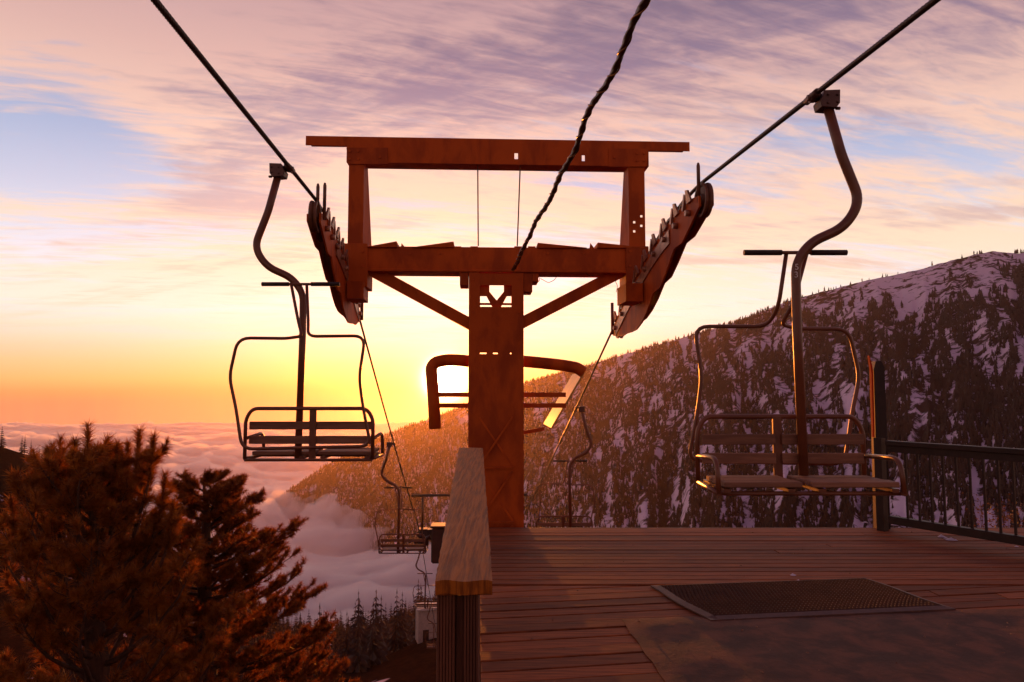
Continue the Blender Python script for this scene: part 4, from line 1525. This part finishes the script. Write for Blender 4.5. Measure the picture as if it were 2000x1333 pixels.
# sheave trains
def sheave_train(side):
    tr_ = empty('sheave_train', (0, 0, 0))
    tr_.parent = tower
    YA, YB = (YAL, YBL) if side < 0 else (YAR, YBR)
    Mi = Matrix.Translation(TW) @ Matrix.Rotation(TA, 4, 'Z')
    Mi = Mi.inverted()
    def loc(Y, off, dn):
        p = rope_p(side, Y) + Vector((off, off * -dxy.x, -dn))
        return Mi @ p
    n = 8
    r = .165
    inn = -side            # towards the tower axis
    for i in range(n):
        Y = YA + .10 + (YB - YA - .2) * i / (n - 1)
        p = loc(Y, 0, r + .014)
        ax = (Mi.to_3x3() @ Vector((1, -dxy.x, 0))).normalized()
        MB().disc(p, ax, r, .075, 20, .02).build('sheave_wheel', M['wheel'], tr_)
    # side plate: deep in the middle, following the rope's arc
    K = 15
    up, dn = [], []
    for i in range(K):
        t = i / (K - 1)
        Y = YA + .02 + (YB - YA - .02) * t
        depth = [.26, .38, .48, .46, .60, .70, .66, .76, .80, .78, .70, .60, .52, .38, .26][i]
        up.append((Y, .12 if i not in (0, K - 1) else .16))
        dn.append((Y, depth))
    o1, o2 = inn * .055, inn * .075
    vs = [loc(Y, o1, d) for Y, d in up] + [loc(Y, o1, d) for Y, d in dn] + [loc(Y, o2, d) for Y, d in up] + [loc(Y, o2, d) for Y, d in dn]
    fs = []
    for i in range(K - 1):
        fs += [(i, i + 1, K + i + 1, K + i), (2 * K + i, 3 * K + i, 3 * K + i + 1, 2 * K + i + 1), (i, 2 * K + i, 2 * K + i + 1, i + 1), (K + i, K + i + 1, 3 * K + i + 1, 3 * K + i)]
    fs += [(0, K, 3 * K, 2 * K), (K - 1, 3 * K - 1, 4 * K - 1, 2 * K - 1)]
    m_ = MB()
    m_.add(vs, fs)
    m_.build('side_plate', T_, tr_)
    # outer beam plate under the wheels
    o1, o2 = -inn * .055, -inn * .07
    dn2 = [(Y, .20 + .75 * (d - .2)) for Y, d in dn]
    up2 = [(Y, .17) for Y, d in up]
    vs = [loc(Y, o1, d) for Y, d in up2] + [loc(Y, o1, d) for Y, d in dn2] + [loc(Y, o2, d) for Y, d in up2] + [loc(Y, o2, d) for Y, d in dn2]
    m_ = MB()
    m_.add(vs[0:0] + vs, fs)
    m_.build('side_plate', T_, tr_)
    # rope catchers along the top, bolts
    for i in range(9):
        Y = YA + .25 + (YB - YA - .5) * i / 8
        m_ = MB()
        a, b, c2, d2 = loc(Y - .07, inn * .08, .16), loc(Y + .05, inn * .08, .16), loc(Y + .03, inn * .10, .03), loc(Y - .03, inn * .10, .045)
        nrm = Vector((.02 * inn, 0, 0))
        m_.add([a, b, c2, d2, a + nrm, b + nrm, c2 + nrm, d2 + nrm], [(0, 1, 2, 3), (7, 6, 5, 4), (0, 4, 5, 1), (1, 5, 6, 2), (2, 6, 7, 3), (3, 7, 4, 0)])
        m_.obox(loc(Y + .10, inn * .095, .05), loc(Y + .17, inn * .095, .19), .02, .045)
        m_.tube([loc(Y + .02, inn * .07, .26), loc(Y + .02, inn * .125, .26)], .032, 6)
        m_.build('rope_catcher', M['bracket'], tr_)
    # pale wear plate along the middle of the inner plate
    m_ = MB()
    seq = [YA + .9 + (YB - YA - 1.1) * t / 8 for t in range(9)]
    vs = [loc(Y, inn * .078, .21) for Y in seq] + [loc(Y, inn * .078, .36) for Y in seq] + [loc(Y, inn * .090, .21) for Y in seq] + [loc(Y, inn * .090, .36) for Y in seq]
    kk = 9
    fs2 = []
    for i in range(kk - 1):
        fs2 += [(i, i + 1, kk + i + 1, kk + i), (2 * kk + i, 3 * kk + i, 3 * kk + i + 1, 2 * kk + i + 1), (i, 2 * kk + i, 2 * kk + i + 1, i + 1), (kk + i, kk + i + 1, 3 * kk + i + 1, 3 * kk + i)]
    fs2 += [(0, kk, 3 * kk, 2 * kk), (kk - 1, 3 * kk - 1, 4 * kk - 1, 2 * kk - 1)]
    m_.add(vs, fs2)
    m_.build('rocker_plate', M['bracket'], tr_)
    m_ = MB()
    for k_, (off, hh) in enumerate(((.03, .19), (.10, .20)) if side < 0 else ((.06, .20),)):
        p = loc(YA + .06, inn * off, 0)
        m_.tube([p + Vector((0, 0, -.22)), p + Vector((0, 0, hh - .06)), p + Vector((0, 0, hh - .03))], [.018, .018, .010], 6)
    p = loc(YB - .12, inn * .11, 0)
    m_.tube([p + Vector((0, 0, -.3)), p + Vector((0, 0, .16))], .022, 6)
    m_.build('guide_pin', M['wheel'], tr_)
    # saddle joining the train to the crossarm
    Ym = (YA + YB) / 2 + .35
    a, b = loc(Ym, inn * .09, .42), loc(Ym, inn * .30, .42)
    MB().obox(a, b, .45, .22).build('saddle', T_, tr_)
sheave_train(-1)
sheave_train(1)

# second tower further down the line: a copy
t2 = copy_tree(tower)
Yt2 = 28.0
dz2 = (rope_z(-1, Yt2) + rope_z(1, Yt2)) / 2 - (rope_z(-1, 8.6) + rope_z(1, 8.6)) / 2
for ch in list(t2.children):
    if ch.name.split('.')[0] in ('top_beam', 'frame_post', 'gusset_plate', 'tie_rod', 'bolt', 'guard_panel', 'loose_wire'):
        bpy.data.objects.remove(ch)
MB().tube([(wxa - .35, 0, zmid), (wxb + .35, 0, zmid)], .05, 8).build('top_beam', M['box'], t2)
for xq in (wxa + .1, wxb - .1):
    MB().tube([(xq, 0, zb_), (xq, 0, zmid)], .04, 6).build('frame_post', M['box'], t2)
t2.location = TW + Vector((dxy.x * (Yt2 - TY0), Yt2 - TY0, dz2))
for ch in t2.children_recursive:
    if ch.type == 'MESH':
        ch.material_slots[0].link = 'OBJECT'
        ch.material_slots[0].material = M['box'] if ch.name.split('.')[0] != 'sheave_wheel' else M['wheel']
t2['label'] = 'far smaller chairlift tower mostly hidden behind the handrail'

# wrapped communication cable
w0, w1 = at(1000, 528, 8.70), at(1262, 0, 3.9)
dd = (w0 - w1)
wc = empty('wrapped_cable', w0.to_tuple(), 0, 'thick black wire wrapped cable rising from the crossarm over the camera', 'cable')
pts = []
NN = 620
for i in range(NN + 1):
    t = i / NN * 1.75
    p = w0 - dd * t
    p = p + Vector((.012 * math.sin(t * 31) + .010 * math.sin(t * 13 + 1), 0, .014 * math.sin(t * 27 + .5) + .10 * (t - .0) * (t - 1.0)))
    pts.append(p - w0)
mb = MB()
twisted(mb, pts, .021, 3, .42, 14, .22)
mb.build('cable_core', M['cable'], wc)
mb = MB()
s = None
hel, ph = [], 0.0
for i, p in enumerate(pts):
    a, b = pts[max(0, i - 1)], pts[min(NN, i + 1)]
    t = (b - a).normalized()
    if s is None: s = t.cross(Vector((0, 0, 1))).normalized()
    s = (s - t * s.dot(t)).normalized()
    kx = t.cross(s)
    ph += .36 + .10 * math.sin(i * .05)
    hel.append(p + (s * math.cos(ph) + kx * math.sin(ph)) * (.0235 + .003 * math.sin(i * .31)))
mb.tube(hel, .0062, 5)
mb.build('wire_wrap', M['cable_tie'], wc)

# ------------------------------------------------------------------ small things by the handrail and down the slope
q = at(864, 1042, 12.5)
cb = empty('control_cabinet', (q.x, q.y, q.z - .5), .05, 'small dark box with rounded top behind the left edge of the handrail', 'cabinet')
MB().box(-.19, .19, -.16, .16, 0, .62).build('body', M['box'], cb, bevel=.03)
MB().box(-.21, .21, -.18, .18, .622, .66).build('lid', M['box'], cb, bevel=.012)
MB().tube([(-.21, -.05, .46), (-.27, -.05, .44), (-.27, -.05, .30)], .03, 8).build('conduit', M['box'], cb)
MB().box(-.06, .06, -.06, .06, float(ground_z(q.x, q.y)) - (q.z - .5) - .3, -.001).build('stand_post', M['box'], cb)

q = at(836, 1212, 95)
hzv = float(ground_z(q.x, q.y))
ht = empty('service_hut', (q.x, q.y, hzv - .2), .3, 'small pale hut with flat light roof on the slope beside the handrail post', 'hut')
hh = max(1.6, at(836, 1184, 95).z - hzv)
MB().box(-1.5, 1.5, -1.2, 1.2, 0, hh).build('wall', M['hut'], ht)
MB().box(-1.75, 1.75, -1.45, 1.45, hh + .002, hh + .30).build('roof', M['hut_roof'], ht, bevel=.04)
MB().box(-.9, -.1, -1.225, -1.203, .05, min(hh - .2, 1.9)).build('door', M['box'], ht)

# sunlit shrub seen between the balusters
q = at(1962, 1015, 12.0)
shb = empty('shrub', (q.x, q.y, float(ground_z(q.x, q.y))), 0, 'sunlit leafy shrub seen between the right balusters', 'shrub')
rsx = random.Random(8)
sm_, lf = MB(), MB()
hS = q.z - shb.location.z + .3
for i in range(26):
    a = rsx.uniform(0, 6.28)
    rr_ = rsx.uniform(.05, .55)
    tip = Vector((math.cos(a) * rr_, math.sin(a) * rr_, hS * rsx.uniform(.72, 1.0)))
    sm_.tube([Vector((0, 0, -.1)), tip * .55 + Vector((0, 0, .3)), tip], [.03, .014, .004], 4)
    for j in range(34):
        b = tip + Vector((rsx.gauss(0, .16), rsx.gauss(0, .16), rsx.gauss(-.1, .2)))
        d = Vector((rsx.uniform(-1, 1), rsx.uniform(-1, 1), rsx.uniform(-.6, .8))).normalized() * .05
        e = d.cross(Vector((rsx.uniform(-1, 1), rsx.uniform(-1, 1), rsx.uniform(-1, 1)))).normalized() * .016
        lf.add([b, b + d * .5 + e, b + d, b + d * .5 - e], [(0, 1, 2, 3)])
sm_.build('stems', M['bark'], shb)
o = lf.build('foliage', M['shrub'], shb)
o['kind'] = 'stuff'
